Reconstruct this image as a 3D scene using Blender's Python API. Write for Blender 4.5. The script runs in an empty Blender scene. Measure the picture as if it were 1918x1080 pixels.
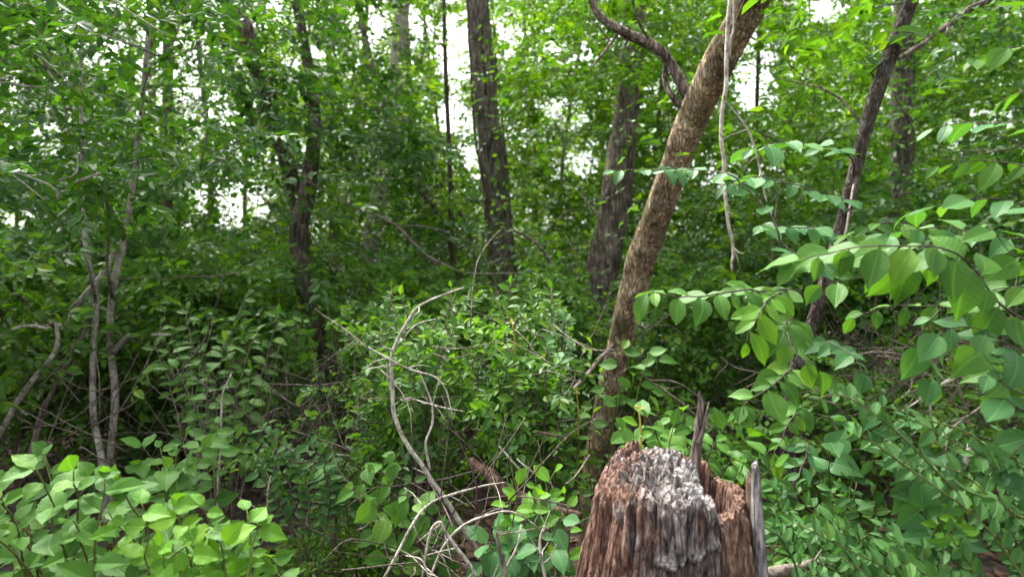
import bpy, math, random
import numpy as np
from mathutils import Matrix, Vector

random.seed(11)
rng = np.random.default_rng(11)
scene = bpy.context.scene
COL = scene.collection

# ------------------------------------------------------------------ camera, sky, sun, exposure
FPX, CX, CY, EYE = 1143.0, 959.0, 540.0, 1.6      # focal length in photo pixels, image centre, eye height
cam_data = bpy.data.cameras.new("camera")
cam_data.sensor_width = 36.0
cam_data.lens = 36.0 * FPX / 1918.0
cam_data.clip_start = 0.05
cam_data.clip_end = 600.0
cam_data.dof.use_dof = True
cam_data.dof.focus_distance = 2.3
cam_data.dof.aperture_fstop = 1.9
cam = bpy.data.objects.new("camera", cam_data)
COL.objects.link(cam)
cam.location = (0.0, 0.0, EYE)
cam.rotation_euler = (math.radians(90), 0, 0)
scene.camera = cam

SUN_EL, SUN_AZ = math.radians(60), math.radians(-35)   # azimuth clockwise from +Y: high beyond the trees, veiled
world = bpy.data.worlds.new("World")
scene.world = world
world.use_nodes = True
wn, wl = world.node_tree.nodes, world.node_tree.links
wn.clear()
sky = wn.new("ShaderNodeTexSky")
sky.sky_type = 'NISHITA'
sky.sun_disc = False
sky.sun_elevation = SUN_EL
sky.sun_rotation = SUN_AZ
sky.air_density = 1.0
sky.dust_density = 5.0
sky.ozone_density = 1.0
hs = wn.new("ShaderNodeHueSaturation")
hs.inputs['Saturation'].default_value = 0.22           # thin even cloud
bg = wn.new("ShaderNodeBackground")
bg.inputs['Strength'].default_value = 0.15
wo = wn.new("ShaderNodeOutputWorld")
wl.new(sky.outputs[0], hs.inputs['Color'])
wl.new(hs.outputs[0], bg.inputs['Color'])
wl.new(bg.outputs[0], wo.inputs['Surface'])

sun_data = bpy.data.lights.new("sun", 'SUN')
sun_data.energy = 3.2
sun_data.angle = math.radians(18)
sun_data.color = (1.0, 0.96, 0.9)
sun = bpy.data.objects.new("sun", sun_data)
COL.objects.link(sun)
sd = Vector((math.sin(SUN_AZ) * math.cos(SUN_EL), math.cos(SUN_AZ) * math.cos(SUN_EL), math.sin(SUN_EL)))
sun.rotation_euler = sd.to_track_quat('Z', 'Y').to_euler()
sun.location = (0, -5, 20)

scene.view_settings.view_transform = 'Standard'
scene.view_settings.look = 'None'
scene.view_settings.gamma = 1.0
scene.view_settings.exposure = 2.35
scene.render.film_transparent = False
cy = scene.cycles
cy.max_bounces = 7
cy.diffuse_bounces = 5
cy.glossy_bounces = 2
cy.transmission_bounces = 5
cy.transparent_max_bounces = 4
cy.caustics_reflective = False
cy.caustics_refractive = False
cy.use_denoising = True
cy.sample_clamp_indirect = 6.0


# ------------------------------------------------------------------ helpers
def P(x, y, d):
    """photo pixel + depth in metres -> point in the wood"""
    return np.array([(x - CX) / FPX * d, d, EYE - (y - CY) / FPX * d])


def proj(p):
    p = np.atleast_2d(p)
    d = np.maximum(p[:, 1], 0.05)
    return np.stack([CX + p[:, 0] / d * FPX, CY + (EYE - p[:, 2]) / d * FPX], 1)


def unit(v):
    v = np.asarray(v, float)
    return v / np.maximum(np.linalg.norm(v, axis=-1, keepdims=True), 1e-9)


def _hash(i, j, k):
    s = np.sin(i * 127.1 + j * 311.7 + k * 74.7) * 43758.5453
    return s - np.floor(s)


def vnoise(p):
    p = np.asarray(p, float)
    i = np.floor(p)
    f = p - i
    f = f * f * (3 - 2 * f)
    out = 0
    for a in (0, 1):
        for b in (0, 1):
            for c in (0, 1):
                w = (f[..., 0] if a else 1 - f[..., 0]) * (f[..., 1] if b else 1 - f[..., 1]) * (f[..., 2] if c else 1 - f[..., 2])
                out = out + w * _hash(i[..., 0] + a, i[..., 1] + b, i[..., 2] + c)
    return out * 2 - 1


def mesh(name, verts, faces, mats, smooth=True, uv=None, attrs=None, mat_index=None):
    """faces: list of int arrays (M,k); one mesh datablock"""
    me = bpy.data.meshes.new(name)
    verts = np.asarray(verts, np.float32)
    faces = [np.asarray(f, np.int32) for f in faces if len(f)]
    loops = np.concatenate([f.ravel() for f in faces])
    tot = np.concatenate([np.full(len(f), f.shape[1], np.int32) for f in faces])
    start = np.concatenate([[0], np.cumsum(tot)[:-1]]).astype(np.int32)
    me.vertices.add(len(verts))
    me.vertices.foreach_set("co", verts.ravel())
    me.loops.add(len(loops))
    me.loops.foreach_set("vertex_index", loops)
    me.polygons.add(len(tot))
    me.polygons.foreach_set("loop_start", start)
    try:
        me.polygons.foreach_set("loop_total", tot)
    except Exception:
        pass
    me.polygons.foreach_set("use_smooth", np.full(len(tot), smooth, bool))
    if mat_index is not None:
        me.polygons.foreach_set("material_index", np.asarray(mat_index, np.int32))
    if uv is not None:
        l = me.uv_layers.new(name="UVMap")
        l.data.foreach_set("uv", np.asarray(uv, np.float32)[loops].ravel())
    for k, v in (attrs or {}).items():
        a = me.attributes.new(k, 'FLOAT', 'POINT')
        a.data.foreach_set("value", np.asarray(v, np.float32))
    for m in (mats if isinstance(mats, (list, tuple)) else [mats]):
        me.materials.append(m)
    me.update()
    me.validate()
    return me


def tag(o, label, cat, group=None):
    o["label"] = label
    o["category"] = cat
    if group:
        o["group"] = group


def thing(name, label, cat, loc, group=None):
    o = bpy.data.objects.new(name, None)
    o.empty_display_size = 0.1
    o.location = [float(v) for v in loc]
    COL.objects.link(o)
    tag(o, label, cat, group)
    return o


def part(name, me, root):
    """mesh in world coordinates, child of an Empty that has a location only"""
    o = bpy.data.objects.new(name, me)
    COL.objects.link(o)
    if root is not None:
        o.parent = root
        o.location = -root.location
    return o


def smooth_path(pts, n):
    pts = np.asarray(pts, float)
    m = len(pts)
    ext = np.vstack([2 * pts[0] - pts[1], pts, 2 * pts[-1] - pts[-2]])
    u = np.linspace(0, m - 1, n)
    i = np.minimum(u.astype(int), m - 2)
    t = (u - i)[:, None]
    p0, p1, p2, p3 = ext[i], ext[i + 1], ext[i + 2], ext[i + 3]
    return 0.5 * ((2 * p1) + (-p0 + p2) * t + (2 * p0 - 5 * p1 + 4 * p2 - p3) * t ** 2 + (-p0 + 3 * p1 - 3 * p2 + p3) * t ** 3)


class Tubes:
    """collects tapering limbs into one mesh"""
    def __init__(self):
        self.v, self.f, self.t, self.n = [], [], [], 0

    def add(self, pts, radii, sides=6, n=None, wob=0.0, rough=0.0, rscale=6.0):
        pts = np.asarray(pts, float)
        n = n or max(2, (len(pts) - 1) * 4 + 1)
        radii = np.asarray(radii, float)
        if pts.shape[1] == 4:
            radii, pts = pts[:, 3], pts[:, :3]
        c = smooth_path(pts, n)
        r = np.interp(np.linspace(0, 1, n), np.linspace(0, 1, len(radii)), radii)
        if wob:
            ph = rng.uniform(0, 50)
            L = np.linalg.norm(c[-1] - c[0])
            s = np.linspace(0, L, n)[:, None] / max(wob * 12, 1e-4)
            env = np.minimum(np.linspace(0, 4, n), 1)[:, None]
            c = c + env * wob * np.concatenate([vnoise(np.concatenate([s + ph, s * 0 + 7.3 * k, s * 0], 1))[:, None] for k in range(3)], 1)
        tan = unit(np.gradient(c, axis=0))
        ref = np.array([0, 1, 0.13]) if abs(tan[0][1]) < 0.8 else np.array([1, 0, 0.1])
        a = unit(np.cross(tan, ref))
        b = np.cross(tan, a)
        th = np.linspace(0, 2 * math.pi, sides, endpoint=False)
        ring = a[:, None, :] * np.cos(th)[None, :, None] + b[:, None, :] * np.sin(th)[None, :, None]
        rr = np.repeat(r[:, None], sides, 1)
        if rough:
            q = c[:, None, :] * np.array([1, 1, 0.3]) * rscale + ring * 1.6
            rr = rr * (1 + rough * vnoise(q) + 0.5 * rough * vnoise(q * 2.7 + 9))
        V = c[:, None, :] + ring * rr[:, :, None]
        i = np.arange(n - 1)[:, None] * sides
        j = np.arange(sides)[None, :]
        j2 = (j + 1) % sides
        F = np.stack([i + j, i + j2, i + sides + j2, i + sides + j], -1).reshape(-1, 4)
        V = V.reshape(-1, 3)
        tip = np.array([c[0], c[-1]])
        base = len(V)
        cap0 = np.stack([np.full(sides, base), (np.arange(sides) + 1) % sides, np.arange(sides)], 1)
        o = (n - 1) * sides
        cap1 = np.stack([np.full(sides, base + 1), o + np.arange(sides), o + (np.arange(sides) + 1) % sides], 1)
        V = np.vstack([V, tip])
        self.v.append(V)
        self.f.append(F + self.n)
        self.t.append(np.vstack([cap0, cap1]) + self.n)
        self.n += len(V)
        return c, r

    def mesh(self, name, mat):
        return mesh(name, np.vstack(self.v), [np.vstack(self.f), np.vstack(self.t)], mat)


# ------------------------------------------------------------------ materials
def nodes_of(name):
    m = bpy.data.materials.new(name)
    m.use_nodes = True
    n, l = m.node_tree.nodes, m.node_tree.links
    n.clear()
    out = n.new("ShaderNodeOutputMaterial")
    return m, n, l, out


def ramp(n, stops):
    r = n.new("ShaderNodeValToRGB")
    e = r.color_ramp.elements
    while len(e) < len(stops):
        e.new(0.5)
    for el, (p, c) in zip(e, stops):
        el.position = p
        el.color = (*c, 1)
    return r


def mathn(n, l, op, a, b=None, clamp=False):
    m = n.new("ShaderNodeMath")
    m.operation = op
    m.use_clamp = clamp
    for i, v in enumerate((a, b)):
        if v is None:
            continue
        if isinstance(v, (int, float)):
            m.inputs[i].default_value = v
        else:
            l.new(v, m.inputs[i])
    return m.outputs[0]


def mixc(n, l, f, a, b, mode='MIX'):
    m = n.new("ShaderNodeMix")
    m.data_type = 'RGBA'
    m.blend_type = mode
    for s, v in ((m.inputs[0], f), (m.inputs[6], a), (m.inputs[7], b)):
        if isinstance(v, (int, float)):
            s.default_value = v
        elif isinstance(v, tuple):
            s.default_value = (*v, 1)
        else:
            l.new(v, s)
    return m.outputs[2]


def noise(n, l, vec, scale, detail=4, rough=0.55):
    t = n.new("ShaderNodeTexNoise")
    t.inputs['Scale'].default_value = scale
    t.inputs['Detail'].default_value = detail
    t.inputs['Roughness'].default_value = rough
    if vec is not None:
        l.new(vec, t.inputs['Vector'])
    return t.outputs[0]


def mapped(n, l, scale, kind='Object'):
    tc = n.new("ShaderNodeTexCoord")
    mp = n.new("ShaderNodeMapping")
    mp.inputs['Scale'].default_value = scale
    l.new(tc.outputs[kind], mp.inputs['Vector'])
    return mp.outputs[0]


def leaf_mat(name, dark, mid, light, trans=0.45, rough=0.42, spec=0.5, veins=False):
    m, n, l, out = nodes_of(name)
    geo = n.new("ShaderNodeNewGeometry")
    oi = n.new("ShaderNodeObjectInfo")
    r = mathn(n, l, 'FRACT', mathn(n, l, 'ADD', geo.outputs['Random Per Island'], oi.outputs['Random']))
    rp = ramp(n, [(0.0, dark), (0.5, mid), (0.86, mid), (1.0, light)])
    l.new(r, rp.inputs[0])
    col = rp.outputs[0]
    bs = n.new("ShaderNodeBsdfPrincipled")
    if veins:
        tc = n.new("ShaderNodeTexCoord")
        sp = n.new("ShaderNodeSeparateXYZ")
        l.new(tc.outputs['UV'], sp.inputs[0])
        u = mathn(n, l, 'ABSOLUTE', mathn(n, l, 'SUBTRACT', sp.outputs[0], 0.5))
        t = mathn(n, l, 'MULTIPLY', mathn(n, l, 'SUBTRACT', sp.outputs[1], mathn(n, l, 'MULTIPLY', u, 0.55)), 9.0)
        saw = mathn(n, l, 'ABSOLUTE', mathn(n, l, 'SUBTRACT', mathn(n, l, 'FRACT', t), 0.5))
        side = mathn(n, l, 'SUBTRACT', 1.0, mathn(n, l, 'MULTIPLY', saw, 8.0), True)
        rib = mathn(n, l, 'SUBTRACT', 1.0, mathn(n, l, 'MULTIPLY', u, 26.0), True)
        v = mathn(n, l, 'MAXIMUM', mathn(n, l, 'MULTIPLY', side, 0.45), rib)
        col = mixc(n, l, mathn(n, l, 'MULTIPLY', v, 0.3), col, tuple(min(1, c * 2.2 + 0.03) for c in mid))
        ob = mapped(n, l, (1, 1, 1))
        spots = mathn(n, l, 'GREATER_THAN', noise(n, l, ob, 7.0, 3), 0.71)
        col = mixc(n, l, mathn(n, l, 'MULTIPLY', spots, 0.55), col, (0.11, 0.09, 0.02))
        bump = n.new("ShaderNodeBump")
        bump.inputs['Strength'].default_value = 0.35
        bump.inputs['Distance'].default_value = 0.004
        hgt = mathn(n, l, 'SUBTRACT', noise(n, l, ob, 5.0, 3), mathn(n, l, 'MULTIPLY', v, 0.6))
        l.new(hgt, bump.inputs['Height'])
        l.new(bump.outputs[0], bs.inputs['Normal'])
    l.new(col, bs.inputs['Base Color'])
    bs.inputs['Roughness'].default_value = rough
    bs.inputs['Specular IOR Level'].default_value = spec
    tr = n.new("ShaderNodeBsdfTranslucent")
    tcol = mixc(n, l, 1.0, col, (1.4, 1.35, 0.38), 'MULTIPLY')
    l.new(tcol, tr.inputs['Color'])
    mx = n.new("ShaderNodeMixShader")
    mx.inputs[0].default_value = trans
    l.new(bs.outputs[0], mx.inputs[1])
    l.new(tr.outputs[0], mx.inputs[2])
    l.new(mx.outputs[0], out.inputs['Surface'])
    return m


def bark_mat(name, c_dark, c_mid, c_light, moss=0.0, lichen=0.0, scale=1.0, stretch=0.18, bump_d=0.02, mott=0.28, plates=0):
    m, n, l, out = nodes_of(name)
    v = mapped(n, l, (scale, scale, scale * stretch))
    v1 = mapped(n, l, (scale, scale, scale))
    a = noise(n, l, v, 34.0, 8, 0.7)
    b = noise(n, l, v1, 5.0, 5, 0.65)
    rp = ramp(n, [(0.40, c_dark), (0.49, c_mid), (0.62, c_light)])
    l.new(mathn(n, l, 'ADD', mathn(n, l, 'MULTIPLY', a, 1 - mott), mathn(n, l, 'MULTIPLY', b, mott)), rp.inputs[0])
    col = rp.outputs[0]
    if lichen:
        lz = ramp(n, [(0.58 - 0.1 * lichen, (0, 0, 0)), (0.74 - 0.1 * lichen, (.8, .8, .8))])
        l.new(noise(n, l, v1, 7.0, 3, 0.6), lz.inputs[0])
        col = mixc(n, l, lz.outputs[0], col, (0.24, 0.24, 0.215))
    if moss:
        mz = ramp(n, [(0.62 - 0.2 * moss, (0, 0, 0)), (0.75 - 0.2 * moss, (1, 1, 1))])
        l.new(noise(n, l, v1, 2.4, 5, 0.65), mz.inputs[0])
        col = mixc(n, l, mathn(n, l, 'MULTIPLY', mz.outputs[0], 0.7), col, (0.09, 0.085, 0.02))
    hgt = a
    if plates:
        vo = n.new("ShaderNodeTexVoronoi")
        vo.feature = 'DISTANCE_TO_EDGE'
        vo.inputs['Scale'].default_value = plates
        wv = n.new("ShaderNodeMix")
        wv.data_type = 'VECTOR'
        wv.inputs[0].default_value = 0.11
        nz_ = n.new("ShaderNodeTexNoise")
        nz_.inputs['Scale'].default_value = 12
        nz_.inputs['Detail'].default_value = 4
        vp = mapped(n, l, (1, 1, .2))
        l.new(vp, nz_.inputs['Vector'])
        l.new(vp, wv.inputs[4])
        l.new(nz_.outputs[1], wv.inputs[5])
        l.new(wv.outputs[1], vo.inputs['Vector'])
        crack = mathn(n, l, 'MULTIPLY', vo.outputs[0], 4.5, True)
        col = mixc(n, l, mathn(n, l, 'ADD', mathn(n, l, 'MULTIPLY', crack, .5), .5, True), tuple(c * .55 for c in c_dark), col)
        hgt = mathn(n, l, 'ADD', a, mathn(n, l, 'MULTIPLY', crack, .9))
    bs = n.new("ShaderNodeBsdfPrincipled")
    l.new(col, bs.inputs['Base Color'])
    bs.inputs['Roughness'].default_value = 0.9
    bs.inputs['Specular IOR Level'].default_value = 0.2
    bp = n.new("ShaderNodeBump")
    bp.inputs['Strength'].default_value = 1.0
    bp.inputs['Distance'].default_value = bump_d
    l.new(hgt, bp.inputs['Height'])
    l.new(bp.outputs[0], bs.inputs['Normal'])
    l.new(bs.outputs[0], out.inputs['Surface'])
    return m


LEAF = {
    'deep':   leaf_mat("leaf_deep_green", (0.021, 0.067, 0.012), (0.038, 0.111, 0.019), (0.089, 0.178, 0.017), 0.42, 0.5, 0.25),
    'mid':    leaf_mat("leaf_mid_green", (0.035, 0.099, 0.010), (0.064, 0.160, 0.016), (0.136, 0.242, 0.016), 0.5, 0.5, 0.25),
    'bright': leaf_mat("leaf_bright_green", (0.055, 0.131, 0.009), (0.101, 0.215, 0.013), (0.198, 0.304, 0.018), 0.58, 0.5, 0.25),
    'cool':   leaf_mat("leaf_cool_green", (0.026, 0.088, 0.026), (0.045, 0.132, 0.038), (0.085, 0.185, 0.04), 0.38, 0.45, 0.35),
    'near':   leaf_mat("leaf_near_green", (0.038, 0.110, 0.013), (0.059, 0.155, 0.019), (0.096, 0.198, 0.019), 0.42, 0.52, 0.2, True),
    'nearblue': leaf_mat("leaf_near_blue_green", (0.034, 0.106, 0.029), (0.050, 0.145, 0.040), (0.080, 0.184, 0.041), 0.36, 0.52, 0.2, True),
    'lime':   leaf_mat("leaf_young_lime", (0.061, 0.172, 0.010), (0.086, 0.211, 0.013), (0.134, 0.253, 0.017), 0.42, 0.52, 0.2, True),
    'gold':   leaf_mat("leaf_young_gold", (0.26, 0.24, 0.04), (0.36, 0.31, 0.06), (0.42, 0.36, 0.1), 0.4),
    'privet': leaf_mat("leaf_privet_green", (0.028, 0.090, 0.018), (0.044, 0.124, 0.026), (0.080, 0.173, 0.026), 0.36, 0.52, 0.2, True),
    'litter': leaf_mat("leaf_litter_brown", (0.053, 0.029, 0.017), (0.112, 0.067, 0.039), (0.225, 0.145, 0.091), 0.15, 0.8, 0.2),
}
BARK = {
    'grey':  bark_mat("bark_grey_brown", (0.041, 0.035, 0.028), (0.171, 0.144, 0.120), (0.385, 0.332, 0.280), plates=38),
    'dark':  bark_mat("bark_dark_brown", (0.045, 0.036, 0.032), (0.177, 0.138, 0.114), (0.452, 0.377, 0.314), plates=38),
    'tan':   bark_mat("bark_tan_mossy", (0.077, 0.052, 0.029), (0.312, 0.222, 0.133), (0.780, 0.604, 0.384), moss=0.55, lichen=.3, scale=1.6, stretch=.3, mott=.5, plates=52),
    'lichen': bark_mat("bark_lichened", (0.022, 0.017, 0.014), (0.074, 0.057, 0.046), (0.180, 0.145, 0.117), lichen=0.2, plates=52),
    'pale':  bark_mat("bark_pale_mottled", (0.068, 0.059, 0.049), (0.276, 0.251, 0.213), (0.580, 0.550, 0.491), scale=1.8, stretch=.6, mott=.45),
    'stick': bark_mat("bark_dead_stick", (0.035, 0.028, 0.021), (0.12, 0.098, 0.078), (0.25, 0.215, 0.18), scale=3, bump_d=0.004),
    'bleach': bark_mat("bark_bleached_stick", (0.081, 0.067, 0.053), (0.299, 0.267, 0.225), (0.552, 0.511, 0.456), scale=3, bump_d=0.003, stretch=.4, mott=.4),
    'red':   bark_mat("bark_reddish_rot", (0.028, 0.017, 0.012), (0.092, 0.056, 0.040), (0.20, 0.13, 0.094), scale=2, bump_d=0.008),
    'brush': bark_mat("bark_brown_brush", (0.020, 0.015, 0.012), (0.062, 0.047, 0.038), (0.15, 0.12, 0.098), scale=3, bump_d=0.003),
    'twig':  bark_mat("bark_dark_twig", (0.020, 0.015, 0.012), (0.055, 0.043, 0.034), (0.12, 0.098, 0.078), scale=3, bump_d=0.003),
    'green': bark_mat("bark_green_twig", (0.04, 0.05, 0.012), (0.085, 0.095, 0.026), (0.13, 0.135, 0.045), scale=3, bump_d=0.002),
}


# ------------------------------------------------------------------ leaf shapes
def leaf_profile(kind):
    if kind == 'ovate':       # broad base, drawn-out tip
        return [(0, .02), (.09, .03), (.15, .17), (.28, .31), (.43, .37), (.59, .34), (.75, .23), (.88, .09), (1, 0.004)]
    if kind == 'broad':       # toothed
        w = [(0, .02), (.08, .03), (.13, .2), (.21, .30), (.26, .31), (.33, .39), (.38, .38), (.46, .42), (.51, .39), (.59, .39), (.64, .33), (.72, .30), (.77, .22), (.86, .15), (1, .004)]
        return w
    if kind == 'elliptic':
        return [(0, .02), (.07, .03), (.14, .14), (.28, .26), (.45, .32), (.62, .31), (.78, .23), (.91, .11), (1, 0.004)]
    if kind == 'oval':        # blunt privet leaf
        return [(0, .03), (.06, .05), (.14, .18), (.3, .28), (.5, .31), (.7, .27), (.86, .17), (.95, .08), (1, 0.01)]
    if kind == 'heart':
        return [(0, .02), (.12, .03), (.13, .3), (.24, .45), (.38, .46), (.55, .37), (.72, .23), (.87, .1), (1, 0.004)]
    return [(0, .02), (.08, .1), (.3, .17), (.6, .15), (.85, .07), (1, 0.004)]   # lance


def near_leaf(name, kind, mat, seed, fold=0.30, curl=0.22, serr=0.05):
    r = np.random.default_rng(seed)
    pr = [(t, w * .86) for t, w in leaf_profile(kind)]
    V, UV = [], []
    sk = r.uniform(-.11, .11)
    f1, f2 = fold * r.uniform(.5, 1.3), fold * r.uniform(.5, 1.3)
    cu = curl * r.uniform(-.4, 2.2)
    ph = r.uniform(0, 6)
    for t, w in pr:
        mx = sk * math.sin(math.pi * t)
        mz = -cu * t * t
        jag = [1 + r.uniform(-serr, serr) for _ in range(2)]
        for u, s in ((-1, f1), (-.5, f1), (0, 0), (.5, f2), (1, f2)):
            ww = w * (jag[0] if u < 0 else jag[1])
            z = mz + abs(u) * ww * s + (0.018 * math.sin(t * 17 + ph + u) if abs(u) == 1 else 0) - 0.05 * w * (abs(u) == 1)
            V.append((mx + u * ww, t, z))
            UV.append((0.5 + u * ww, t))
    Fq = []
    for i in range(len(pr) - 1):
        for j in range(4):
            a = i * 5 + j
            Fq.append((a, a + 1, a + 6, a + 5))
    return mesh(name, V, [np.array(Fq)], mat, True, UV)


NEAR = {}
def near_set(kind, mat):
    key = (kind, mat)
    if key not in NEAR:
        NEAR[key] = [near_leaf("leaf_" + kind, kind, LEAF[mat], 100 + i * 7 + len(NEAR) * 31) for i in range(8)]
    return NEAR[key]


# small folded leaf for crowns: six points, two quads
T6 = np.array([(0, 0, 0), (-.27, .30, .07), (-.22, .66, .03), (0, 1, -.12), (.22, .66, .03), (.27, .30, .07)], float)
T6F = np.array([(0, 3, 2, 1), (0, 5, 4, 3)])
T4 = np.array([(0, 0, 0), (-.30, .45, .07), (0, 1, -.08), (.30, .45, .07)], float)
T4F = np.array([(0, 2, 1), (0, 3, 2)])


def leaf_batch(pos, axis, nrm, size, small=False):
    tv, tf = (T4, T4F) if small else (T6, T6F)
    a = unit(axis)
    r = unit(np.cross(a, nrm))
    nn = np.cross(r, a)
    V = pos[:, None] + size[:, None, None] * (tv[None, :, 0, None] * r[:, None] + tv[None, :, 1, None] * a[:, None] + tv[None, :, 2, None] * nn[:, None])
    k = len(tv)
    F = (np.arange(len(pos)) * k)[:, None, None] + tf[None]
    return V.reshape(-1, 3), F.reshape(-1, tf.shape[1])


def spray_leaves(base, d, L, K, size, up, jit=0.35, droop=0.25):
    """S sprays of K leaves each, two-ranked along a drooping twig"""
    S = len(base)
    d = unit(d)
    up = unit(up - d * np.sum(up * d, 1, keepdims=True))
    side = np.cross(d, up)
    t = (np.arange(K) + 0.6) / K
    sgn = np.where(np.arange(K) % 2 == 0, 1.0, -1.0)
    sgn[-1] = 0.0
    L = np.broadcast_to(L, (S,))
    pos = base[:, None] + d[:, None] * (L[:, None] * t)[:, :, None] - up[:, None] * (L[:, None] * droop * t ** 2)[:, :, None]
    ax = d[:, None] * 0.62 + side[:, None] * sgn[None, :, None] * 0.8 - up[:, None] * 0.22 + rng.normal(0, jit * 0.6, (S, K, 3))
    nn = up[:, None] + rng.normal(0, jit, (S, K, 3))
    sz = np.broadcast_to(size, (S,))[:, None] * rng.uniform(0.65, 1.2, (S, K)) * (1.05 - 0.35 * np.abs(t - 0.45))[None]
    keep = rng.random((S, K)) > 0.08
    return pos[keep], ax[keep], nn[keep], sz[keep]


# photo gaps where the white sky shows between the leaves: x, y, rx, ry, strength
GAPS = [(430, 375, 95, 48, .85), (22, 405, 45, 26, .85), (235, 8, 60, 24, .8), (355, 70, 75, 45, .5), (690, 35, 50, 45, .7),
        (850, 95, 36, 70, .8), (838, 212, 50, 50, .85), (1045, 205, 55, 42, .75), (1075, 290, 65, 35, .6), (1412, 118, 60, 84, .99),
        (1545, 12, 65, 28, .85), (1255, 170, 40, 50, .5), (600, 425, 34, 24, .6), (1530, 130, 65, 42, .5), (775, 60, 40, 50, .5),
        (960, 45, 50, 45, .5), (340, 165, 50, 26, .4), (1820, 210, 34, 20, .5), (1590, 235, 34, 26, .4), (500, 20, 36, 36, .5)]


def gap_keep(p):
    q = proj(p)
    k = np.ones(len(q))
    wob = 0.55 * vnoise(np.concatenate([q / 24.0, np.zeros((len(q), 1))], 1)) + 0.45 * vnoise(np.concatenate([q / 60.0 + 9, np.zeros((len(q), 1))], 1))
    for x, y, rx, ry, s in GAPS:
        e = ((q[:, 0] - x) / rx) ** 2 + ((q[:, 1] - y) / ry) ** 2 + wob
        k *= 1 - .9 * s * np.clip(1.1 - e, 0, 1)
    fleck = vnoise(np.concatenate([q / 13.0 + 31, np.zeros((len(q), 1))], 1)) + .5 * vnoise(np.concatenate([q / 90.0 + 5, np.zeros((len(q), 1))], 1))
    k *= 1 - .9 * np.clip((fleck - .52) * 5, 0, 1) * np.clip((360 - q[:, 1]) / 80, 0, 1)
    return rng.random(len(q)) < k


CORR = [([0, 150, 300, 430, 560], [893, 906, 921, 935, 942], 30, 7.9, .8),
        ([180, 340, 430, 540, 600], [1177, 1160, 1142, 1126, 1122], 32, 7.1, .8),
        ([0, 120, 215, 300, 480, 600, 850], [1408, 1345, 1298, 1268, 1204, 1172, 1114], 38, 4.4, .9),
        ([345, 430, 520, 630, 700], [577, 560, 568, 598, 622], 22, 6.3, .8),
        ([300, 400, 500], [722, 704, 688], 20, 9.9, .6),
        ([60, 240, 420], [1692, 1690, 1688], 18, 7.4, .7),
        ([480, 560, 680, 780, 870], [166, 180, 174, 176, 192], 12, 4.0, .9),
        ([450, 540, 640, 740, 860], [232, 212, 206, 216, 208], 14, 4.1, .85)]


def trunk_keep(p):
    """leaves seldom hang right before the bare trunks"""
    q = proj(p)
    keep = np.ones(len(q), bool)
    for ys, xs, hw, d, s in CORR:
        inside = (np.abs(q[:, 0] - np.interp(q[:, 1], ys, xs)) < hw) & (q[:, 1] > ys[0] - 8) & (q[:, 1] < ys[-1]) & (p[:, 1] < d)
        keep &= ~(inside & (rng.random(len(q)) < s))
    return keep


class Foliage:
    def __init__(self):
        self.v, self.f6, self.f4, self.n = [], [], [], 0

    def leaves(self, pos, ax, nn, sz, small=False):
        if not len(pos):
            return
        V, F = leaf_batch(pos, ax, nn, sz, small)
        (self.f4 if small else self.f6).append(F + self.n)
        self.v.append(V)
        self.n += len(V)

    def mesh(self, name, mat):
        fs = []
        if self.f6:
            fs.append(np.vstack(self.f6))
        if self.f4:
            fs.append(np.vstack(self.f4))
        return mesh(name, np.vstack(self.v), fs, mat, False)


def clump(fol, c, r, ns, K, size, L, facing=0.45, jit=0.35, gaps=True, small=False, flat=0.45):
    """a layered bunch of sprays round the point c"""
    off = rng.normal(0, 1, (ns, 3)) * np.array([r, r, r * flat]) * 0.6
    base = c + off
    d = unit(off * np.array([1, 1, 0.5]) + rng.normal(0, 0.5 * r, (ns, 3)) + 1e-5) * np.array([1, 1, .6]) + np.array([0, 0, -0.08])
    if gaps:
        k = gap_keep(base + unit(d) * L * 0.5)
        base, d = base[k], d[k]
        if not len(base):
            return
    up = np.array([0, -facing, 1.0]) + rng.normal(0, 0.28, (len(base), 3))
    p, a, nn, s = spray_leaves(base, d, L * rng.uniform(.7, 1.2, len(base)), K, size * rng.uniform(.85, 1.15, len(base)), up, jit)
    if gaps:
        k = gap_keep(p)
        k |= rng.random(len(k)) < 0.3
        p, a, nn, s = p[k], a[k], nn[k], s[k]
    k = trunk_keep(p)
    fol.leaves(p[k], a[k], nn[k], s[k], small)


# ------------------------------------------------------------------ ground
def ground_z(x, y):
    p = np.stack([np.asarray(x, float), np.asarray(y, float), np.zeros_like(np.asarray(x, float))], -1)
    return 0.09 * vnoise(p * 0.45) + 0.03 * vnoise(p * 1.7 + 3) + 0.012 * vnoise(p * 6 + 5)


gm, n_, l_, out_ = nodes_of("forest_floor")
gv = mapped(n_, l_, (1, 1, 1))
gr = ramp(n_, [(0.3, (0.014, 0.010, 0.007)), (0.5, (0.038, 0.027, 0.018)), (0.72, (0.085, 0.062, 0.042))])
l_.new(noise(n_, l_, gv, 14, 8, 0.7), gr.inputs[0])
gb = n_.new("ShaderNodeBsdfPrincipled")
gb.inputs['Roughness'].default_value = 0.95
l_.new(gr.outputs[0], gb.inputs['Base Color'])
gbu = n_.new("ShaderNodeBump")
gbu.inputs['Distance'].default_value = 0.03
l_.new(noise(n_, l_, gv, 22, 6, 0.7), gbu.inputs['Height'])
l_.new(gbu.outputs[0], gb.inputs['Normal'])
l_.new(gb.outputs[0], out_.inputs['Surface'])
gx = np.concatenate([np.linspace(-220, -14, 24)[:-1], np.linspace(-14, 14, 150), np.linspace(14, 220, 24)[1:]])
gy = np.concatenate([np.linspace(-120, -6, 16)[:-1], np.linspace(-6, 26, 170), np.linspace(26, 320, 24)[1:]])
X, Y = np.meshgrid(gx, gy)
Z = ground_z(X, Y)
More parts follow.
